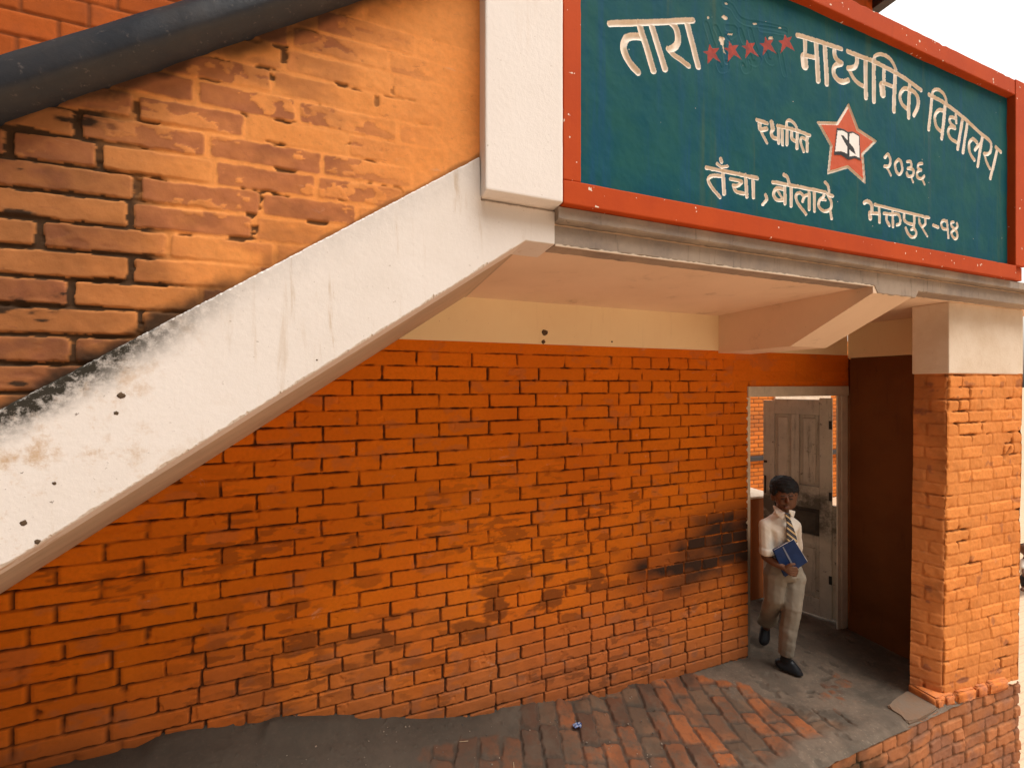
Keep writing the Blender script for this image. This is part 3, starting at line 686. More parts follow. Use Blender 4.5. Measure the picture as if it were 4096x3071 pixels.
# every word: name, list of (region, half width in metres or (start, end), points)
L_ = .0136; M_ = .0124; S_ = .0082
WORDS = [
 [('a', .0115, [(180, 375), (1785, 300)]), ('a', L_, [(745, 350), (870, 760), (1015, 1270)]), ('a', L_, [(775, 620), (640, 612), (510, 650), (455, 760), (452, 860), (500, 1000), (590, 1150), (720, 1300)]),
  ('a', L_, [(980, 350), (1240, 1235)]), ('a', L_, [(1370, 340), (1450, 430), (1495, 560), (1500, 690), (1450, 800), (1340, 870)]), ('a', .0105, [(1310, 850), (1420, 970), (1560, 1070), (1700, 1180)]), ('a', L_, [(1670, 330), (1885, 1190)])],
 [('b', .0108, [(110, 170), (450, 270), (808, 385)]), ('b', .0115, [(228, 230), (235, 470)]), ('b', .022, [(218, 520), (232, 640)]), ('b', .010, [(235, 490), (400, 525)]), ('b', L_, [(405, 290), (442, 885)]),
  ('b', L_, [(545, 330), (578, 930)]), ('b', .0125, [(700, 360), (700, 470), (740, 560), (812, 610)]), ('b', .0125, [(800, 625), (720, 645), (682, 710), (695, 800), (760, 880), (840, 905), (915, 880)])],
 [('b', .0108, [(910, 420), (1110, 500), (1300, 575), (1500, 675), (1700, 780), (1900, 910), (2068, 1035)]), ('b', .0125, [(1055, 490), (1060, 590), (1020, 670), (918, 690)]), ('b', .0105, [(925, 690), (1000, 830), (1080, 920), (1170, 975)]), ('b', .0135, [(1195, 560), (1200, 1150)]),
  ('b', .0132, [(1322, 560), (1325, 1208)]), ('b', .0095, [(1335, 570), (1335, 500), (1430, 470), (1550, 520), (1620, 600), (1672, 720)]), ('b', .0115, [(1480, 690), (1480, 920)]), ('b', .021, [(1452, 960), (1465, 1090)]), ('b', .0095, [(1480, 925), (1640, 985)]), ('b', .0132, [(1660, 760), (1638, 1362)]),
  ('b', .0125, [(1890, 940), (1868, 1465)]), ('b', .011, [(1890, 1020), (1810, 1010), (1745, 1080), (1740, 1180), (1780, 1270), (1860, 1340)]), ('b', .012, [(1890, 1030), (1970, 1070), (2020, 1160), (2018, 1290), (1955, 1430)])],
 [('c', .0105, [(212, 300), (440, 420), (700, 620), (860, 765), (1010, 905), (1070, 950), (1130, 1010), (1145, 1080), (1130, 1160), (1095, 1195), (1040, 1190)]), ('c', .0112, [(258, 340), (206, 822)]), ('c', .0090, [(262, 310), (278, 240), (350, 222), (420, 270), (465, 350), (482, 430)]),
  ('c', .0118, [(460, 450), (405, 955)]), ('c', .0105, [(440, 545), (370, 530), (312, 590), (300, 680), (330, 790), (400, 860)]), ('c', .009, [(615, 600), (620, 722)]), ('c', .0095, [(622, 665), (540, 640), (522, 690), (550, 750), (598, 790)]), ('c', .0095, [(600, 810), (530, 790), (500, 860), (540, 960), (640, 1025)]), ('c', .0118, [(712, 690), (643, 1115)]),
  ('c', .0112, [(790, 720), (722, 1168)]), ('c', .0115, [(1015, 930), (940, 1378)]), ('c', .0105, [(905, 1130), (945, 1080), (990, 1040)]), ('c', .0105, [(935, 1020), (875, 968), (822, 1020), (815, 1120), (840, 1210), (888, 1285)]), ('c', .0085, [(1045, 1200), (1072, 1310), (1130, 1415)]),
  ('c', .0115, [(1235, 1120), (1140, 1555)]), ('c', .0105, [(1212, 1090), (1290, 1165)])],
 [('d', S_, [(515, 182), (605, 215)]), ('d', .0095, [(535, 215), (545, 270), (600, 265)]), ('d', .006, [(545, 270), (570, 330), (602, 390)]), ('d', .011, [(645, 205), (655, 265)]), ('d', S_, [(660, 260), (642, 300), (660, 345), (708, 355)]), ('d', S_, [(706, 240), (708, 390)]),
  ('d', S_, [(700, 238), (870, 278), (992, 322)]), ('d', S_, [(738, 255), (742, 405)]), ('d', S_, [(785, 262), (782, 405)]), ('d', .0075, [(780, 250), (785, 195), (820, 190), (858, 225), (878, 275)]), ('d', .0085, [(878, 300), (872, 437)]), ('d', S_, [(826, 285), (828, 350), (872, 385)]), ('d', .0085, [(968, 325), (966, 462)]), ('d', .0072, [(962, 362), (918, 345), (908, 385), (935, 468)])],
 [('d', S_, [(60, 612), (290, 660), (515, 710)]), ('d', .0088, [(208, 640), (216, 850)]), ('d', .0078, [(205, 690), (115, 685), (75, 720), (105, 790), (180, 882)]), ('d', .0065, [(155, 578), (195, 605), (248, 600)]), ('d', .008, [(188, 535), (195, 560)]),
  ('d', .008, [(275, 715), (372, 738), (340, 775), (300, 775)]), ('d', .0078, [(300, 775), (330, 830), (425, 852)]), ('d', .0085, [(410, 680), (422, 875)]), ('d', .0085, [(478, 705), (482, 882)])],
 [('d', .0075, [(590, 860), (602, 900), (565, 945)])],
 [('d', S_, [(655, 745), (900, 790), (1135, 835)]), ('d', .0085, [(762, 780), (766, 937)]), ('d', .0078, [(755, 812), (690, 800), (662, 855), (695, 905), (760, 905)]), ('d', .0055, [(692, 815), (742, 890)]), ('d', .0085, [(820, 790), (822, 958)]), ('d', .008, [(755, 680), (785, 700), (800, 755)]),
  ('d', .0085, [(985, 830), (987, 988)]), ('d', .0078, [(980, 860), (945, 870), (925, 915)]), ('d', .0075, [(940, 875), (900, 842), (865, 862), (880, 930), (958, 1032)]), ('d', .0085, [(1030, 830), (1034, 1002)]),
  ('d', .0075, [(1122, 840), (1112, 880), (1080, 905), (1072, 960), (1120, 1005), (1175, 990), (1190, 930), (1160, 868)]), ('d', .006, [(1085, 900), (1135, 905)]), ('d', .0078, [(1150, 850), (1200, 868)]), ('d', .0075, [(1178, 1000), (1190, 1070)]), ('d', .0078, [(1130, 745), (1158, 780), (1168, 850)])],
 [('e', .0075, [(290, 300), (720, 405), (1100, 495), (1380, 565)]), ('e', .010, [(85, 260), (140, 235), (205, 270), (235, 340), (235, 430)]), ('e', .012, [(195, 470), (205, 570)]), ('e', .008, [(210, 470), (370, 480)]), ('e', .0085, [(380, 350), (385, 650)]),
  ('e', .008, [(475, 475), (620, 490), (760, 490), (810, 580), (800, 680), (745, 705)]), ('e', .0085, [(655, 420), (665, 740)]), ('e', .0085, [(530, 530), (535, 620), (590, 710)]), ('e', .008, [(890, 470), (890, 600), (960, 670), (1060, 700)]), ('e', .0085, [(1090, 520), (1085, 790)]),
  ('e', .008, [(1030, 800), (1085, 780), (1125, 860), (1100, 940), (1030, 950), (965, 880), (918, 770)]), ('e', .008, [(1305, 560), (1310, 680), (1250, 740), (1200, 680), (1185, 590)]), ('e', .006, [(1245, 760), (1345, 935)])],
 [('e', .0085, [(1465, 715), (1565, 755)])],
 [('d', S_, [(1668, 520), (1695, 495), (1718, 545), (1705, 600), (1665, 600)]), ('d', .006, [(1675, 600), (1700, 635), (1724, 682)])],
 [('d', .0078, [(1790, 540), (1762, 580), (1775, 650), (1805, 672), (1825, 630), (1815, 560), (1790, 540)])],
 [('d', .0078, [(1868, 560), (1900, 562), (1905, 605), (1875, 622)]), ('d', .0078, [(1880, 618), (1925, 635), (1920, 685), (1880, 690), (1866, 660)]), ('d', .006, [(1905, 695), (1926, 742)])],
 [('d', .0078, [(2002, 578), (1970, 585), (1968, 620), (1995, 635)]), ('d', .0078, [(1990, 635), (1960, 655), (1965, 700), (2000, 712), (2022, 690)]), ('d', .006, [(2005, 715), (2028, 762)])],
 [('e', .008, [(1740, 640), (1670, 620), (1625, 680), (1655, 770), (1745, 800)]), ('e', .008, [(1745, 630), (1760, 760), (1775, 960)])],
 [('e', .0078, [(1880, 650), (1835, 660), (1840, 730), (1900, 790), (1950, 870), (1955, 950), (1915, 985), (1855, 930), (1840, 850), (1900, 800), (1955, 740), (1945, 680)])],
]
def star_pts(reg, pts): return PL(reg, pts)
SMALL = [[(275, 850), (325, 945), (465, 935), (385, 1030), (490, 1215), (345, 1115), (235, 1245), (240, 1060), (140, 1000), (250, 985)],
         [(655, 790), (710, 885), (835, 875), (770, 965), (900, 1155), (750, 1060), (625, 1195), (640, 1010), (555, 930), (640, 930)],
         [(995, 760), (1035, 845), (1160, 825), (1105, 920), (1235, 1105), (1060, 1010), (965, 1135), (985, 955), (890, 885), (975, 885)],
         [(1345, 710), (1390, 790), (1500, 770), (1450, 860), (1560, 1045), (1400, 950), (1295, 1085), (1320, 915), (1240, 840), (1330, 840)],
         [(1720, 670), (1760, 745), (1855, 715), (1810, 810), (1910, 990), (1750, 905), (1635, 1040), (1670, 860), (1590, 795), (1690, 785)]]
BIG = [(1342, 40), (1425, 265), (1590, 375), (1470, 495), (1488, 752), (1335, 612), (1157, 665), (1182, 415), (1065, 200), (1240, 208)]
BOOK = [(1232, 252), (1290, 262), (1335, 290), (1375, 285), (1440, 322), (1449, 556), (1392, 532), (1335, 548), (1270, 502), (1206, 500)]
PGL = [(1240, 278), (1290, 282), (1327, 304), (1324, 490), (1268, 466), (1216, 470)]
PGR = [(1346, 306), (1380, 302), (1430, 332), (1436, 528), (1390, 508), (1345, 516)]
PEN = [(1266, 316), (1290, 324), (1345, 392), (1385, 440), (1402, 498), (1358, 466), (1318, 420), (1284, 356)]
GHOST = [[(215, 470), (300, 740), (350, 880)], [(400, 540), (480, 720), (560, 960), (600, 1180)], [(620, 540), (760, 560), (770, 640), (640, 720)], [(600, 730), (650, 800)], [(870, 600), (940, 800)], [(1060, 600), (1110, 800), (1180, 1000)], [(1060, 1090), (1100, 1200), (1190, 1215), (1240, 1130)], [(1370, 1040), (1400, 1160), (1490, 1200), (1560, 1080)], [(450, 1250), (500, 1350), (600, 1320), (610, 1220)], [(920, 1260), (960, 1360), (1040, 1320), (1040, 1200)], [(1640, 1040), (1680, 1250), (1720, 1430)], [(1260, 560), (1500, 590), (1740, 640)], [(560, 70), (700, 140), (820, 330), (960, 430), (1300, 490), (1740, 590)]]
CHIPS = [[(470, 708), (572, 738), (545, 870), (560, 960), (595, 1055), (560, 1010), (530, 880), (488, 862)], [(500, 325), (560, 300), (620, 345), (625, 385), (570, 385)], [(1110, 448), (1190, 452), (1200, 478), (1130, 478)], [(230, 325), (262, 315), (280, 355), (248, 380)], [(565, 60), (600, 50), (625, 85), (600, 95)], [(635, 650), (720, 650), (715, 675), (640, 672)], [(1420, 720), (1470, 715), (1490, 760), (1425, 765)], [(1600, 530), (1650, 535), (1645, 552), (1605, 550)]]
def inpoly(X, Z, poly):
    ins = np.zeros(X.shape, bool); n = len(poly)
    for i in range(n):
        (x1, z1), (x2, z2) = poly[i], poly[(i + 1) % n]
        c = (z1 > Z) != (z2 > Z)
        ins ^= c & (X < (x2 - x1) * (Z - z1) / (z2 - z1 + 1e-12) + x1)
    return ins
def dseg(X, Z, a, b):
    ax, az = a; bx_, bz = b; dx, dz = bx_ - ax, bz - az; L2 = dx * dx + dz * dz + 1e-12
    t = np.clip(((X - ax) * dx + (Z - az) * dz) / L2, 0, 1); return np.hypot(X - ax - t * dx, Z - az - t * dz)
def sign():
    t = empty("sign_board", (2.1, 1.23, 2.6), "blue green school sign in a red frame with carved cream lettering and star", "sign board")
    us = [.640]; 
    while us[-1] < 3.54: us.append(us[-1] + .0023 + .0016 * (us[-1] - .64) / 2.9)
    us = np.array(us); vs = np.arange(2.655, 3.70, .0024)
    U, V = np.meshgrid(us, vs, indexing='ij')
    dep = np.zeros_like(U); own = np.zeros(U.shape, int)
    def sub(poly, pad):
        xs = [p[0] for p in poly]; zs_ = [p[1] for p in poly]
        return slice(*np.searchsorted(us, (min(xs) - pad, max(xs) + pad))), slice(*np.searchsorted(vs, (min(zs_) - pad, max(zs_) + pad)))
    for wi, word in enumerate(WORDS):
        for reg, hw, pts in word:
            p = PL(reg, smooth_line(pts)); s = sub(p, hw + .01); X, Z = U[s], V[s]
            D = np.full(X.shape, 9.)
            for a, b in zip(p, p[1:]): D = np.minimum(D, dseg(X, Z, a, b))
            D = D + (fbm(X * 60, Z * 60, 3, 2) - .5) * .0022
            g = np.clip((hw - D) * .70, 0, .0068)
            dep[s] = np.maximum(dep[s], g); own[s] = np.where(D < hw, wi + 1, own[s])
    for gs in GHOST:
        p = PL('s', smooth_line(gs)); s = sub(p, .03); X, Z = U[s], V[s]; D = np.full(X.shape, 9.)
        for a, b in zip(p, p[1:]): D = np.minimum(D, dseg(X, Z, a, b))
        dep[s] += np.where(own[s] == 0, .0012 * (sst(.015, .009, D) - .4 * sst(.022, .014, D)), 0)
    NW = len(WORDS)
    bp = PL('d', BIG); s = sub(bp, .03); X, Z = U[s], V[s]; D = np.full(X.shape, 9.)
    for i in range(10): D = np.minimum(D, dseg(X, Z, bp[i], bp[(i + 1) % 10]))
    ins = inpoly(X, Z, bp); gr = (D < .0095) & ins | (D < .003)
    dep[s] = np.where(gr, np.clip(.0070 - np.abs(D - .004) * .9, 0, 1), np.where(ins, 0, dep[s])); o = own[s]
    o[ins] = NW + 1; o[gr] = NW + 2; own[s] = o
    for k, poly, idd in ((0, BOOK, 3), (1, PGL, 4), (2, PGR, 5), (3, PEN, 6)):
        p = PL('d', poly); s = sub(p, .01); m_ = inpoly(U[s], V[s], p) & (own[s] >= NW + 1); own[s] = np.where(m_, NW + idd, own[s]); dep[s] = np.where(m_, -.0012, dep[s])
    for k, poly in enumerate(SMALL):
        p = PL('s', poly); s = sub(p, .01); m_ = inpoly(U[s], V[s], p); own[s] = np.where(m_, NW + 7 + k, own[s])
    for k, poly in enumerate(CHIPS):
        p = PL('s', poly); s = sub(p, .01); X, Z = U[s], V[s]; m_ = inpoly(X + (fbm(X * 90, Z * 90, 4, 2) - .5) * .008, Z, p) & (own[s] == 0); own[s] = np.where(m_, NW + 12 + k, own[s]); dep[s] += np.where(m_, .0015, 0)
    Y = YP + dep + (fbm(U * 6, V * 6, 14, 3) - .5) * .005 + (fbm(U * 40, V * 40, 15, 3) - .5) * .0012
    P = np.stack([U, Y, V], -1)
    fo = own[:-1, :-1]
    gridmesh("panel", P, MAT['teal'], t, None, fo == 0, boxesvf([(.645, 3.535, 1.262, 1.33, 2.61, 3.74)]))
    for wi in range(NW):
        gridmesh("punctuation" if wi in (6, 9) else "numeral" if wi >= 10 else "word", P, MAT['letter'], t, None, fo == wi + 1)
    st = gridmesh("star_emblem", P, MAT['star'], t, None, fo == NW + 1)
    gridmesh("star_border", P, MAT['letter'], t, None, fo == NW + 2)
    def subp(n, i, m_):
        o = gridmesh(n, P, m_, None, None, fo == NW + i); o.parent = st; o.location = (0, 0, 0)
    subp("book_outline", 3, MAT['black']); subp("book_page", 4, MAT['page']); subp("book_page", 5, MAT['page']); subp("pen", 6, MAT['black'])
    for k in range(5): gridmesh("small_star", P, MAT['star2'], t, None, fo == NW + 7 + k)
    for k in range(len(CHIPS)):
        if (fo == NW + 12 + k).any(): gridmesh("bare_patch", P, MAT['cap'], t, None, fo == NW + 12 + k)
    # frame
    def rail(name, x0, x1, z0, z1, y0, seed, hz=True):
        bm = bmesh.new(); bx(bm, (x0, x1), (y0, 1.26), (z0, z1), .004, 2); n = 90 if hz else 40
        ax = 0 if hz else 2
        bmesh.ops.subdivide_edges(bm, edges=[e for e in bm.edges if abs(e.verts[0].co[ax] - e.verts[1].co[ax]) > .5], cuts=n)
        rg = random.Random(seed); off = {}
        for v in bm.verts:
            k = round(v.co[ax], 3)
            if k not in off: off[k] = [(rg.random() - .5) * .0018 - (.006 * rg.random() if rg.random() < .08 else 0) for _ in range(2)]
            if v.co.y < 1.25:
                if hz: v.co.z += off[k][0] * (1 if v.co.z > (z0 + z1) / 2 else -.35) * (.35 if z0 < 3 else 1)
                else: v.co.x += off[k][0] * .4
        from_bm(name, bm, MAT['red'], t)
    rail("frame_rail", .609, 3.515, 2.603, 2.683, 1.199, 1)
    rail("frame_rail", .678, 3.503, 3.665, 3.752, 1.200, 2)
    rail("frame_stile", .610, .676, 2.684, 3.752, 1.201, 3, False)
    rail("frame_stile", 3.506, 3.625, 2.684, 3.756, 1.198, 4, False)
    bm = bmesh.new(); bx(bm, (3.517, 3.624), (1.215, 1.26), (2.606, 2.682), .003); from_bm("frame_block", bm, MAT['red'], t)
    bm = bmesh.new(); bx(bm, (.607, 3.63), (1.2615, 1.42), (2.6035, 3.74), .003); from_bm("backing_wall", bm, MAT['orange'], t)

# ---------------------------------------------------------------- doorway and what is seen through it
def doorway():
    t = empty("wooden_door", (3.15, YB, 0), "weathered pale panelled door leaf standing open inward in its pale frame", "door")
    def part(name, boxes, mat, par=None, bev=.003, jit=.0):
        bm = bmesh.new()
        for b in boxes: bx(bm, b[0:2], b[2:4], b[4:6], bev)
        return from_bm(name, bm, mat, par or t)
    part("frame_head", [(2.60, 3.706, YB - .012, YB + .075, 1.905, 1.982)], MAT['frame'])
    part("frame_jamb", [(3.633, 3.704, YB - .006, YB + .033, -.01, 1.9045)], MAT['frame'])
    part("frame_jamb", [(3.590, 3.6325, YB - .001, YB + .011, -.01, 1.9045)], MAT['frame'])
    # thin whitewashed edge on the left of the opening, with little spurs of plaster at the joints
    bm = bmesh.new(); rg = random.Random(9); N = 100; prev = None
    for i in range(N + 1):
        z = i * 1.9 / N; spur = .016 if (i % 4 == 0 and rg.random() < .8 and z > .95) else .0
        ring = [bm.verts.new(p) for p in ((2.607 - spur - .003 * rg.random(), YB - .003, z), (2.627, YB - .004, z), (2.627, YB + .08, z), (2.607, YB + .08, z))]
        if prev:
            for k in range(4): bm.faces.new((prev[k], ring[k], ring[(k + 1) % 4], prev[(k + 1) % 4]))
        else: bm.faces.new(ring)
        prev = ring
    bm.faces.new(prev[::-1]); mj = NT("jamb_wash"); x, y, z = mj.xyz(); mj.color(mj.mix(mj.ramp(z, .7, 1.05), (.16, .13, .10), (.74, .62, .46))); from_bm("frame_edge", bm, mj.mat, t)
    # leaf, hinged at the right jamb, open inwards
    H0 = Vector((3.600, YB + .075)); D = (Vector((3.452, 2.706)) - Vector((3.672, 2.263))).normalized(); W = .497
    lf = bpy.data.objects.new("door_leaf_placeholder", None)
    M = Matrix(((D.x, -D.y, 0, 3.672 - .012), (D.y, D.x, 0, 2.263), (0, 0, 1, 0), (0, 0, 0, 1)))     # local x along the leaf, local y to the back
    def leaf(name, boxes, mat, par, bev=.003):
        bm = bmesh.new()
        for b in boxes: bx(bm, b[0:2], b[2:4], b[4:6], bev)
        bmesh.ops.transform(bm, matrix=M, verts=bm.verts)
        return from_bm(name, bm, mat, par)
    s = 1 if True else -1
    # facing side is local y>0 or y<0: the camera stands where local y is positive
    f0, f1 = -.02, .02
    lo = leaf("door_leaf", [(0, .085, f0, f1, .025, 1.88), (W - .085, W, f0, f1, .025, 1.85), (.0855, W - .0855, f0, f1, 1.735, 1.865), (.0855, W - .0855, f0, f1, .93, 1.12), (.0855, W - .0855, f0, f1, .62, .70), (.0855, W - .0855, f0, f1, .025, .17), (.225, .285, f0, f1, 1.1205, 1.7345)], MAT['door'], t)
    def pan(x0, x1, z0, z1, mat=None):
        o = leaf("door_panel", [(x0, x1, -.008, -.001, z0, z1), (x0 + .024, x1 - .024, -.014, .013, z0 + .03, z1 - .03)], mat or MAT['door'], None, .006); o.parent = lo; o.location = (0, 0, 0)
    mdp = NT("dirty_door_paint", .75, .25); mdp.color(mdp.mix(mdp.ramp(mdp.noise(7, 6, .7), .3, .7), (.10, .085, .065), (.055, .048, .04))).bump(mdp.noise(30, 6), .3, .003)
    pan(.086, .2245, 1.121, 1.734); pan(.2855, W - .086, 1.121, 1.734); pan(.086, W - .086, .701, .929, mdp.mat); pan(.086, .262, .171, .619); pan(.2625, W - .086, .171, .619)
    def lsub(name, boxes, mat, bev=.001):
        o = leaf(name, boxes, mat, None, bev); o.parent = lo; o.location = (0, 0, 0)
    lsub("bolt", [(W - .022, W - .010, .0205, .030, 1.00, 1.16)], MAT['iron']); lsub("bolt", [(W - .030, W - .004, .0205, .028, 1.28, 1.30)], MAT['iron'])
    lsub('gap_filler', [(-.034, -.001, -.018, .012, .03, .98)], MAT['door'])  # strip added to cover the glaring lower part of the hinge gap
    for z in (.32, 1.02, 1.62): lsub("hinge", [(.0, .022, .0205, .024, z, z + .07)], MAT['iron'])
    # parapet beyond the door, and the far courtyard wall in the sun
    bm = bmesh.new(); bx(bm, (3.325, 3.345), (2.55, 5.4), (.0, .945), .004); bx(bm, (3.3455, 3.62), (2.75, 5.4), (.0, .944), .004)
    mp = mat_plaster("parapet_paint", (.30, .09, .02), (.24, .07, .018), (.08, .05, .03), .4)
    tt = empty("passage_parapet", (3.45, 4, 0), "low orange parapet behind the open door with a pale sunlit top", "parapet")
    bm2 = bmesh.new(); bx(bm2, (3.325, 3.62), (2.74, 5.4), (.0, .935), .004); from_bm("parapet_wall", bm2, mp.mat, tt); bm.free()
    bm = bmesh.new(); bx(bm, (3.318, 3.63), (2.735, 5.41), (.936, .955), .004); from_bm("parapet_top", bm, MAT['cap'], tt)
    tt = empty("courtyard_wall", (4.6, 6.2, 0), "sunlit orange brick wall across the courtyard seen past the door with a grey rail across it", "brick wall")
    us = np.arange(5.6, 11.2, .015); vs = np.arange(-.58, 3.0, .012); U, V = np.meshgrid(us, vs, indexing='ij')
    zl = np.arange(-.7, 3.1, .085); J = []; rng = np.random.RandomState(3)
    for k in range(50): J.append(np.arange(5.3 + (.13 if k % 2 else 0), 12, .27) + rng.uniform(-.02, .02))
    d, rid = bricks(U, V, zl, J, .016, 71, rad=.008, edge=.003); jm = 1 - sst(-.008, .008, d)
    m = mat_brick("courtyard_brick", (.72, .22, .035), (.62, .17, .03), joint=(.10, .05, .03), jf=.9)
    so_ = .35 * np.exp(-((V - 1.25) / .25) ** 2) * (V > .95)
    gridmesh("brick_face", np.stack([U, 6.2 + .012 * jm, V], -1), m, tt, np.stack([jm, rid, so_ * .4, so_], -1), None, boxesvf([(5.5, 11.3, 6.215, 6.45, -.6, 3.0)]))
    bm = bmesh.new(); bx(bm, (5.5, 11.3), (6.10, 6.199), (.40, .50), .02); from_bm("rail", bm, MAT['rail'], tt)
    bm = bmesh.new(); bx(bm, (8.15, 9.9), (6.15, 6.199), (1.62, 2.2), .01); from_bm("window_surround", bm, MAT['cap'], tt)
    # inner wall on the left of the passage and lintel depth
sign(); doorway()

# ---------------------------------------------------------------- people
RT = Vector((CY, -SY, 0)); TW = Vector((-SY, -CY, 0)); UP = Vector((0, 0, 1))
PXM = 2.77 / FOC
def B(x, y, off=0., d0=2.77):
    d = d0 - off; a, b, c = ray(x, y); return Vector((a * d, b * d, CAMH + c * d))
_ico = None
def ell(c, rx, rd=None, rz=None, ax=(RT, TW, UP)):
    global _ico
    if _ico is None:
        bm = bmesh.new(); bmesh.ops.create_icosphere(bm, subdivisions=2, radius=1); _ico = [v.co.copy() for v in bm.verts]; bm.free()
    rd = rx if rd is None else rd; rz = rx if rz is None else rz
    return [c + ax[0] * (p.x * rx) + ax[1] * (p.y * rd) + ax[2] * (p.z * rz) for p in _ico]
def hull(bm, *sets):
    vs = [bm.verts.new(p) for s in sets for p in s]
    r = bmesh.ops.convex_hull(bm, input=vs)
    bad = [e for e in set(r['geom_interior'] + r['geom_unused']) if isinstance(e, bmesh.types.BMVert)]
    bmesh.ops.delete(bm, geom=bad, context='VERTS')
def chain(bm, pts):
    for (p, r), (q, s) in zip(pts, pts[1:]): hull(bm, ell(p, r), ell(q, s))
def remesh(name, bm, mat, parent, vox=.005, smooth=4, disp=None):
    me = bpy.data.meshes.new(name + "_src"); bm.to_mesh(me); bm.free()
    o = bpy.data.objects.new(name + "_src", me); COL.objects.link(o)
    md = o.modifiers.new('r', 'REMESH'); md.mode = 'VOXEL'; md.voxel_size = vox
    ms = o.modifiers.new('s', 'SMOOTH'); ms.iterations = smooth; ms.factor = .5
    dg = bpy.context.evaluated_depsgraph_get(); dg.update()
    m2 = bpy.data.meshes.new_from_object(o.evaluated_get(dg)); bpy.data.objects.remove(o); bpy.data.meshes.remove(me); m2.name = name
    n = len(m2.vertices); co = np.empty(n * 3, np.float32); m2.vertices.foreach_get('co', co); co = co.reshape(-1, 3).astype(float)
    if disp is not None:
        nr = np.empty(n * 3, np.float32); m2.vertices.foreach_get('normal', nr); nr = nr.reshape(-1, 3)
        co = co + nr * disp(co)[:, None]; m2.vertices.foreach_set('co', co.astype(np.float32).ravel())
    m2.polygons.foreach_set('use_smooth', np.ones(len(m2.polygons), bool)); m2.update(); m2.materials.clear()
    return link(name, m2, mat, parent)
def flat(name, pts, mat, parent, th=.006):
    """thin solid patch through 3-D points, thickness towards the back"""
    bm = bmesh.new(); a = [bm.verts.new(p) for p in pts]; b = [bm.verts.new(p - TW * th) for p in pts]; n = len(pts)
    bm.faces.new(a); bm.faces.new(b[::-1])
    for i in range(n): bm.faces.new((a[i], b[i], b[(i + 1) % n], a[(i + 1) % n]))
    bmesh.ops.triangulate(bm, faces=[f for f in bm.faces if len(f.verts) > 4])
    return from_bm(name, bm, mat, parent, False)
def cloth(name, c, c2, sc=8, ro=.85):
    m = NT(name, ro, .15); m.color(m.mix(m.ramp(m.noise(sc, 5, .6), .3, .7), c, c2)).bump(m.noise(300, 3, .6), .2, .001); return m.mat
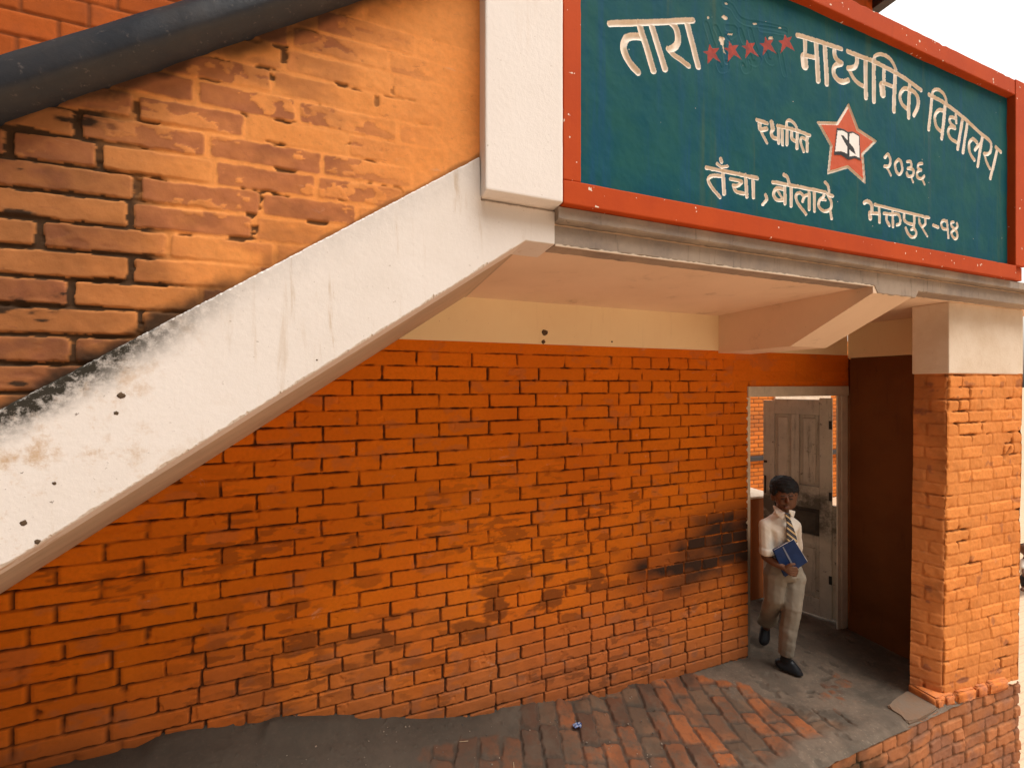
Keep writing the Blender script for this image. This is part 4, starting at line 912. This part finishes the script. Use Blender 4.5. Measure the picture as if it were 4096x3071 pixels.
def boy():
    k = PXM
    m = NT("brown_skin", .55, .35); m.color(m.mix(m.ramp(m.noise(25, 4), .3, .7), (.135, .056, .027), (.118, .048, .023))); skin = m.mat
    shirt_m = cloth("white_shirt", (.78, .72, .63), (.70, .64, .55)); trs_m = cloth("beige_trousers", (.27, .235, .185), (.22, .19, .15)); MAT['shirt'] = shirt_m
    m = NT("black_hair", .6, .3); m.color((.006, .006, .007)).bump(m.noise(220, 3, .7), .8, .006); hair_m = m.mat
    m = NT("black_shoe", .4, .45); m.color((.010, .011, .014)); shoe_m = m.mat
    base = B(3140, 2680); base.z = 0
    bm = bmesh.new()
    # skull, face, jaw, neck
    sk = B(3136, 1963, 0)
    hull(bm, ell(sk, 45 * k, 52 * k, 57 * k))
    hull(bm, ell(B(3139, 1982, .018), 43 * k, 43 * k, 34 * k), ell(B(3144, 2012, .026), 34 * k, 34 * k, 22 * k), ell(B(3145, 2029, .044), 17 * k, 18 * k, 14 * k))
    chain(bm, [(B(3124, 2066, -.02), 24 * k), (B(3131, 2020, -.008), 23 * k)])
    hull(bm, ell(B(3149, 1991, .088), 3.5 * k), ell(B(3152, 2008, .100), 5.5 * k, 5.5 * k, 4.5 * k), ell(B(3151, 2011, .088), 9 * k, 6 * k, 4 * k))      # nose
    for x in (3130, 3167): hull(bm, ell(B(x - 6, 1984, .086), 4 * k, 4 * k, 3 * k), ell(B(x + 7, 1984, .084), 3.5 * k, 3.5 * k, 2.5 * k))       # brow ridge
    for x, o in ((3117, .062), (3172, .058)): hull(bm, ell(B(3128 if x < 3130 else 3164, 2008, .052), 15 * k, 15 * k, 14 * k))                # cheeks
    hull(bm, ell(B(3147, 2027, .083), 12 * k, 7 * k, 3 * k)); hull(bm, ell(B(3147, 2033, .080), 10 * k, 7 * k, 3.2 * k))     # lips
    for x in (3090, 3180): hull(bm, ell(B(x, 1986, -.012), 6 * k, 11 * k, 14 * k), ell(B(x + (2 if x < 3100 else -2), 1998, -.004), 4 * k, 6 * k, 6 * k))
    # trunk and limbs inside the clothes (one continuous figure)
    hull(bm, ell(B(3122, 2112), 50 * k, 34 * k, 40 * k), ell(B(3128, 2215), 44 * k, 32 * k, 30 * k))
    hull(bm, ell(B(3128, 2215), 44 * k, 32 * k, 30 * k), ell(B(3135, 2280), 52 * k, 36 * k, 26 * k))
    hull(bm, ell(B(3064, 2095), 15 * k), ell(B(3124, 2070), 20 * k)); hull(bm, ell(B(3176, 2092), 15 * k), ell(B(3124, 2070), 20 * k))
    el = B(3063, 2226, .015); wr = B(3140, 2272, .115)
    chain(bm, [(B(3062, 2096), 17 * k), (el, 16.5 * k), (B(3096, 2248, .06), 16 * k), (wr, 11 * k)])
    chain(bm, [(B(3180, 2096, -.01), 15 * k), (B(3186, 2196, -.10), 13 * k), (B(3170, 2262, -.06), 10 * k)])
    chain(bm, [(B(3100, 2290), 30 * k), (B(3094, 2400, -.01), 22 * k), (B(3064, 2510, -.28), 14 * k)])
    chain(bm, [(B(3170, 2290), 32 * k), (B(3166, 2425, .04), 23 * k), (B(3146, 2622, -.01), 14 * k)])
    # the hand: palm, four curled fingers, thumb over the book
    hull(bm, ell(wr, 10 * k, 9 * k, 10 * k), ell(B(3158, 2272, .132), 9 * k, 6 * k, 9 * k), ell(B(3158, 2290, .128), 9 * k, 6 * k, 9 * k))
    for i, (y, l) in enumerate(((2268, 1.0), (2278, 1.1), (2288, 1.03), (2297, .85))):
        a = B(3162, y, .134); b_ = B(3162 + 21 * l, y + 2, .138); c_ = B(3162 + 25 * l, y + 4, .116); d_ = B(3162 + 12 * l, y + 5, .102)
        chain(bm, [(a, 5.4 * k), (b_, 5.0 * k), (c_, 4.5 * k), (d_, 4.2 * k)])
    chain(bm, [(B(3148, 2266, .128), 6.5 * k), (B(3164, 2256, .140), 5.4 * k), (B(3178, 2255, .138), 4.6 * k)])
    t = remesh("person", bm, skin, None, .0036, 5)
    tag(t, "boy in white shirt, striped tie and beige trousers walking out of the doorway", "person")
    # hair
    bm = bmesh.new(); hull(bm, ell(B(3136, 1949, -.002), 50 * k, 55 * k, 50 * k)); hull(bm, ell(B(3131, 1968, -.030), 47 * k, 44 * k, 46 * k), ell(B(3136, 1945, -.01), 48 * k, 50 * k, 42 * k))
    for x in (3094, 3180): hull(bm, ell(B(x, 1966, .012), 5 * k, 15 * k, 16 * k), ell(B(x, 1950, .0), 6 * k, 20 * k, 10 * k))
    remesh("hair", bm, hair_m, t, .004, 2, lambda c: .012 * (fbm(c[:, 0] * 90 + c[:, 1] * 60, c[:, 2] * 90, 3, 4) - .5))
    # eyes: half closed, looking down; brows
    me = NT("eye", .6, .2); me.color((.012, .009, .008)); mw = NT("lip", .5, .3); mw.color((.10, .036, .026))
    for x, o in ((3131, .0915), (3165, .0950)):
        bm = bmesh.new(); hull(bm, ell(B(x, 1995.5, o - .0045), 7.5 * k, 4 * k, 1.7 * k)); from_bm("eye", bm, me.mat, t, True)
        bm = bmesh.new(); hull(bm, ell(B(x - 7, 1984, o - .0015), 1.5 * k), ell(B(x + 8, 1983, o - .0015), 1.3 * k)); from_bm("eyebrow", bm, hair_m, t, True)
    bm = bmesh.new(); hull(bm, ell(B(3147, 2030, .0925), 9.5 * k, 3 * k, 1.3 * k)); from_bm("mouth", bm, mw.mat, t, True)
    # shirt
    bm = bmesh.new()
    ch = ell(B(3121, 2116), 60 * k, 43 * k, 44 * k); wa = ell(B(3130, 2222), 56 * k, 42 * k, 30 * k)
    hull(bm, ch, wa); hull(bm, wa, ell(B(3134, 2252), 58 * k, 43 * k, 14 * k))
    nb = ell(B(3125, 2064, -.012), 30 * k, 28 * k, 12 * k)
    hull(bm, ell(B(3126, 2050, -.004), 27 * k, 26 * k, 8 * k), nb)
    hull(bm, ell(B(3062, 2096), 22 * k), nb, ell(B(3100, 2110), 36 * k)); hull(bm, ell(B(3176, 2094), 20 * k), nb, ell(B(3146, 2110), 36 * k))
    chain(bm, [(B(3061, 2100), 24 * k), (B(3064, 2160, .005), 24.5 * k), (B(3067, 2205, .012), 24 * k)])
    hull(bm, ell(B(3067, 2192, .012), 26.5 * k, 26.5 * k, 3 * k), ell(B(3068, 2213, .014), 27 * k, 27 * k, 3 * k))
    chain(bm, [(B(3179, 2098, -.01), 21 * k), (B(3184, 2150, -.055), 21 * k), (B(3187, 2190, -.085), 21 * k)])
    def folds(c):
        a = fbm((c[:, 0] * CY - c[:, 1] * SY) * 22, c[:, 2] * 7, 5, 3) - .5; b2 = fbm(c[:, 0] * 30 + c[:, 2] * 22, c[:, 2] * 18 - c[:, 1] * 9, 6, 3) - .5
        return .009 * a + .006 * b2
    s = remesh("shirt", bm, shirt_m, t, .005, 3, folds)
    def P3(l, o): return [B(x, y, o) for x, y in l]
    bm = bmesh.new()
    hull(bm, ell(B(3096, 2024, .01), 4 * k), ell(B(3141, 2054, .082), 3 * k), ell(B(3127, 2074, .080), 3 * k), ell(B(3106, 2052, .055), 3.5 * k))
    from_bm("collar", bm, shirt_m, t, True)
    bm = bmesh.new(); hull(bm, ell(B(3157, 2040, .068), 3 * k), ell(B(3177, 2046, .03), 3.5 * k), ell(B(3172, 2066, .066), 3 * k), ell(B(3160, 2056, .080), 3 * k))
    from_bm("collar", bm, shirt_m, t, True)
    # tie with slanting stripes
    mt = NT("striped_tie", .6, .3); px, py, pz = mt.xyz()
    lat = mt.math('SUBTRACT', mt.math('MULTIPLY', px, CY), mt.math('MULTIPLY', py, SY))
    ph = mt.math('ADD', mt.math('MULTIPLY', pz, 26.), mt.math('MULTIPLY', lat, 20.)); fr = mt.math('FRACT', ph)
    c = mt.mix(mt.ramp(fr, .60, .64), (.012, .018, .034), (.50, .36, .19)); c = mt.mix(mt.math('MULTIPLY', mt.ramp(fr, .24, .27), mt.ramp(fr, .31, .34, 1, 0)), c, (.16, .14, .13)); mt.color(c)
    bm = bmesh.new(); hull(bm, ell(B(3142, 2054, .088), 3 * k), ell(B(3160, 2052, .088), 3 * k), ell(B(3147, 2076, .092), 3 * k), ell(B(3157, 2074, .092), 3 * k))
    hull(bm, ell(B(3148, 2076, .086), 2.5 * k), ell(B(3158, 2074, .086), 2.5 * k), ell(B(3149, 2150, .096), 2.5 * k), ell(B(3182, 2140, .088), 2.5 * k))
    hull(bm, ell(B(3149, 2150, .096), 2.5 * k), ell(B(3182, 2140, .088), 2.5 * k), ell(B(3188, 2166, .094), 2.5 * k), ell(B(3158, 2180, .098), 2.5 * k))
    from_bm("tie", bm, mt.mat, t, True)
    # trousers
    bm = bmesh.new()
    hp = ell(B(3137, 2290), 74 * k, 50 * k, 30 * k)
    hull(bm, ell(B(3134, 2246), 60 * k, 45 * k, 14 * k), hp)
    hull(bm, ell(B(3100, 2296), 40 * k, 46 * k, 30 * k), ell(B(3095, 2395, .0), 34 * k, 34 * k, 20 * k))
    hull(bm, ell(B(3095, 2395, .0), 33 * k, 33 * k, 22 * k), ell(B(3078, 2472, -.20), 35 * k, 26 * k, 24 * k), ell(B(3066, 2490, -.26), 40 * k, 28 * k, 18 * k))
    hull(bm, ell(B(3174, 2300), 40 * k, 46 * k, 30 * k), ell(B(3167, 2425, .035), 35 * k, 34 * k, 24 * k))
    hull(bm, ell(B(3167, 2425, .035), 34 * k, 33 * k, 24 * k), ell(B(3152, 2540, .015), 31 * k, 30 * k, 20 * k)); hull(bm, ell(B(3152, 2540, .015), 31 * k, 30 * k, 20 * k), ell(B(3142, 2612, -.005), 28 * k, 29 * k, 8 * k))
    def tf(c):
        l = c[:, 0] * CY - c[:, 1] * SY
        return .009 * (fbm(l * 20 + c[:, 2] * 5, c[:, 2] * 7, 15, 3) - .5) + .007 * (fbm(l * 9 + c[:, 2] * 16, c[:, 2] * 14, 16, 3) - .5)
    remesh("trousers", bm, trs_m, t, .0055, 3, tf)
    # shoes
    bm = bmesh.new(); hz = lambda p, z: Vector((p.x, p.y, z))
    he = hz(B(3122, 2652, -.034), .04); to = hz(B(3176, 2676, .012), .036); md = hz(B(3148, 2668, .0), .05)
    f = (to - he).normalized(); sd_ = Vector((-f.y, f.x, 0)); A = (sd_, f, UP)
    hull(bm, ell(he, .033, .036, .034, A), ell(to, .037, .042, .030, A), ell(hz(he + f * .06, .066), .030, .03, .03, A), ell(hz(to + f * .01, .020), .036, .045, .013, A))
    hull(bm, ell(B(3144, 2622, -.01), 17 * k, 20 * k, 12 * k), ell(hz(he + f * .03, .06), .030, .036, .03, A))
    remesh("shoe", bm, shoe_m, t, .004, 3)
    bm = bmesh.new(); a = B(3060, 2512, -.29); b_ = B(3057, 2556, -.26); f = (b_ - a).normalized(); A = (RT, RT.cross(f), f)
    hull(bm, ell(a, .036, .032, .034, A), ell(b_, .042, .030, .045, A)); remesh("shoe", bm, shoe_m, t, .004, 3)
    # book held against the belly
    bt = empty("exercise_book", B(3160, 2230, .10), "dark blue exercise book held in front of the walking boy's belly", "book")
    mb = NT("blue_cover", .65, .25); mb.color(mb.mix(mb.ramp(mb.noise(20, 5), .3, .7), (.004, .018, .072), (.008, .028, .098))); mp = NT("paper", .8, .2); mp.color((.62, .58, .54))
    Q = [B(3094, 2201, .098), B(3176, 2157, .110), B(3231, 2247, .120), B(3140, 2308, .105)]
    def slab(name, q, th, off, mat):
        nrm = (q[1] - q[0]).cross(q[3] - q[0]).normalized(); nrm = nrm if nrm.dot(TW) > 0 else -nrm
        bm = bmesh.new(); a = [bm.verts.new(p + nrm * off) for p in q]; b = [bm.verts.new(p + nrm * (off - th)) for p in q]
        bm.faces.new(a); bm.faces.new(b[::-1])
        for i in range(4): bm.faces.new((a[i], b[i], b[(i + 1) % 4], a[(i + 1) % 4]))
        bmesh.ops.recalc_face_normals(bm, faces=bm.faces[:]); bmesh.ops.bevel(bm, geom=bm.edges[:], offset=.0012, segments=2, affect='EDGES'); return from_bm(name, bm, mat, bt)
    Q2 = [B(3178, 2158, .110), B(3180, 2159, .110), B(3236, 2247, .120), B(3232, 2249, .120)]
    slab("front_cover", Q, .003, .0, mb.mat); slab("back_cover", Q, .003, -.015, mb.mat)
    qi = [Q[0] * .97 + Q[2] * .03, Q[1] + (Q[1] - Q[0]) * .02, Q[2] + (Q[2] - Q[3]) * .02, Q[3] * .97 + Q[1] * .03]; slab("pages", qi, .0115, -.0033, mp.mat)
    ms = NT("worn_crease", .5, .4); ms.color((.16, .18, .24))
    slab("worn_crease", [B(3129, 2186, .1045), B(3133, 2184, .1055), B(3176, 2261, .112), B(3169, 2265, .111)], .0012, .0012, ms.mat)
def far_child():
    k = 5.0 / FOC; C_ = lambda x, y, o=0.: B(x, y, o, 5.05)
    bm = bmesh.new()
    hull(bm, ell(C_(4110, 2200), 22 * k, 24 * k, 26 * k)); chain(bm, [(C_(4112, 2225), 10 * k), (C_(4114, 2250), 20 * k), (C_(4118, 2300), 24 * k)])
    chain(bm, [(C_(4116, 2305), 16 * k), (C_(4098, 2312, .1), 12 * k), (C_(4100, 2352, .08), 8 * k), (C_(4092, 2358, .14), 8 * k)])
    chain(bm, [(C_(4124, 2305), 16 * k), (C_(4140, 2312, .1), 12 * k), (C_(4142, 2352, .08), 8 * k), (C_(4142, 2358, .14), 8 * k)])
    chain(bm, [(C_(4100, 2250), 8 * k), (C_(4096, 2285, .06), 7 * k), (C_(4104, 2305, .14), 6 * k)])
    m = NT("skin_far", .6, .3); m.color((.12, .055, .03)); t = remesh("person", bm, m.mat, None, .012, 2)
    tag(t, "child in a white top crouching on the paving beyond the pillar's right edge", "person")
    bm = bmesh.new(); hull(bm, ell(C_(4110, 2194, -.02), 24 * k, 26 * k, 22 * k)); mh = NT("hair_far"); mh.color((.008, .008, .008)); from_bm("hair", bm, mh.mat, t, True)
    bm = bmesh.new(); hull(bm, ell(C_(4113, 2246), 25 * k, 20 * k, 14 * k), ell(C_(4118, 2300), 28 * k, 24 * k, 14 * k)); chain(bm, [(C_(4099, 2248), 11 * k), (C_(4096, 2272, .04), 10 * k)]); remesh("shirt", bm, MAT['shirt'], t, .012, 2)
    bm = bmesh.new()
    chain(bm, [(C_(4116, 2310), 20 * k), (C_(4098, 2314, .1), 15 * k), (C_(4100, 2345, .08), 11 * k)]); chain(bm, [(C_(4122, 2310), 20 * k), (C_(4140, 2314, .1), 15 * k), (C_(4142, 2345, .08), 11 * k)]); md = NT("dark_trousers"); md.color((.02, .02, .024)); remesh("trousers", bm, md.mat, t, .012, 2)

# ---------------------------------------------------------------- litter
def litter():
    x, y = 2.0 * 1.0, 0
    p = B(2310, 2922); d = (CAMH - .05) / ((2922 - 1535.5) / FOC); a, b, c = ray(2310, 2922); X, Y = a * d, b * d; Z = float(floor_z(np.array(X), np.array(Y)))
    bm = bmesh.new(); rg = random.Random(3); g = [[bm.verts.new((X + (i - 2) * .010 + rg.uniform(-.004, .004), Y + (j - 1.5) * .009 + rg.uniform(-.003, .003), Z + .010 + rg.random() * .014)) for j in range(4)] for i in range(5)]
    for i in range(4):
        for j in range(3): bm.faces.new((g[i][j], g[i + 1][j], g[i + 1][j + 1], g[i][j + 1]))
    bmesh.ops.solidify(bm, geom=bm.faces[:], thickness=.0008)
    m = NT("foil", .3, .5); m.color(m.mix(m.ramp(m.noise(70, 2), .45, .55), (.55, .62, .75), (.03, .12, .42))); o = from_bm("sweet_wrapper", bm, m.mat); tag(o, "small crumpled blue and silver wrapper lying on the brick floor", "wrapper")
    # grit and small pebbles scattered over the earth on the left
    rg = random.Random(12); bm = bmesh.new()
    for i in range(230):
        X = rg.uniform(-.6, 1.7); Y = rg.uniform(1.55, 2.14); r = rg.choice([.0018, .0022, .003, .0045])
        Z = float(floor_z(np.array(X), np.array(Y))) + .004
        q = bmesh.ops.create_icosphere(bm, subdivisions=1, radius=r)
        for v in q['verts']: v.co = Vector((v.co.x * rg.uniform(.7, 1.4), v.co.y * rg.uniform(.7, 1.4), v.co.z * .7)) + Vector((X, Y, Z))
    m = NT("grit", .8, .3); m.color(m.mix(m.ramp(m.noise(9, 2), .45, .55), (.26, .21, .16), (.07, .06, .05))); o = from_bm("grit", bm, m.mat); tag(o, "grit and tiny pebbles scattered over the trodden earth", "grit", None, "stuff")
    ms = NT("straw"); ms.color((.55, .44, .28))
    for i, (sx, sy, ln, an) in enumerate(((1545, 2921, .045, .1), (1855, 2957, .045, 2.9), (2055, 3010, .03, 1.3))):
        a, b, c = ray(sx, sy); d = (CAMH - .17) / -c; X, Y = a * d, b * d; Z = float(floor_z(np.array(X), np.array(Y))) + .008
        bm = bmesh.new(); q = bmesh.ops.create_cone(bm, segments=6, radius1=.0012, radius2=.0008, depth=ln, cap_ends=True)
        bmesh.ops.transform(bm, verts=bm.verts, matrix=Matrix.Translation((X, Y, Z)) @ Matrix.Rotation(an, 4, 'Z') @ Matrix.Rotation(R(90), 4, 'Y'))
        o = from_bm("straw", bm, ms.mat); tag(o, "thin piece of dry straw lying on the dark earth floor", "straw", "pieces of straw on the earth floor")
boy(); far_child(); litter()
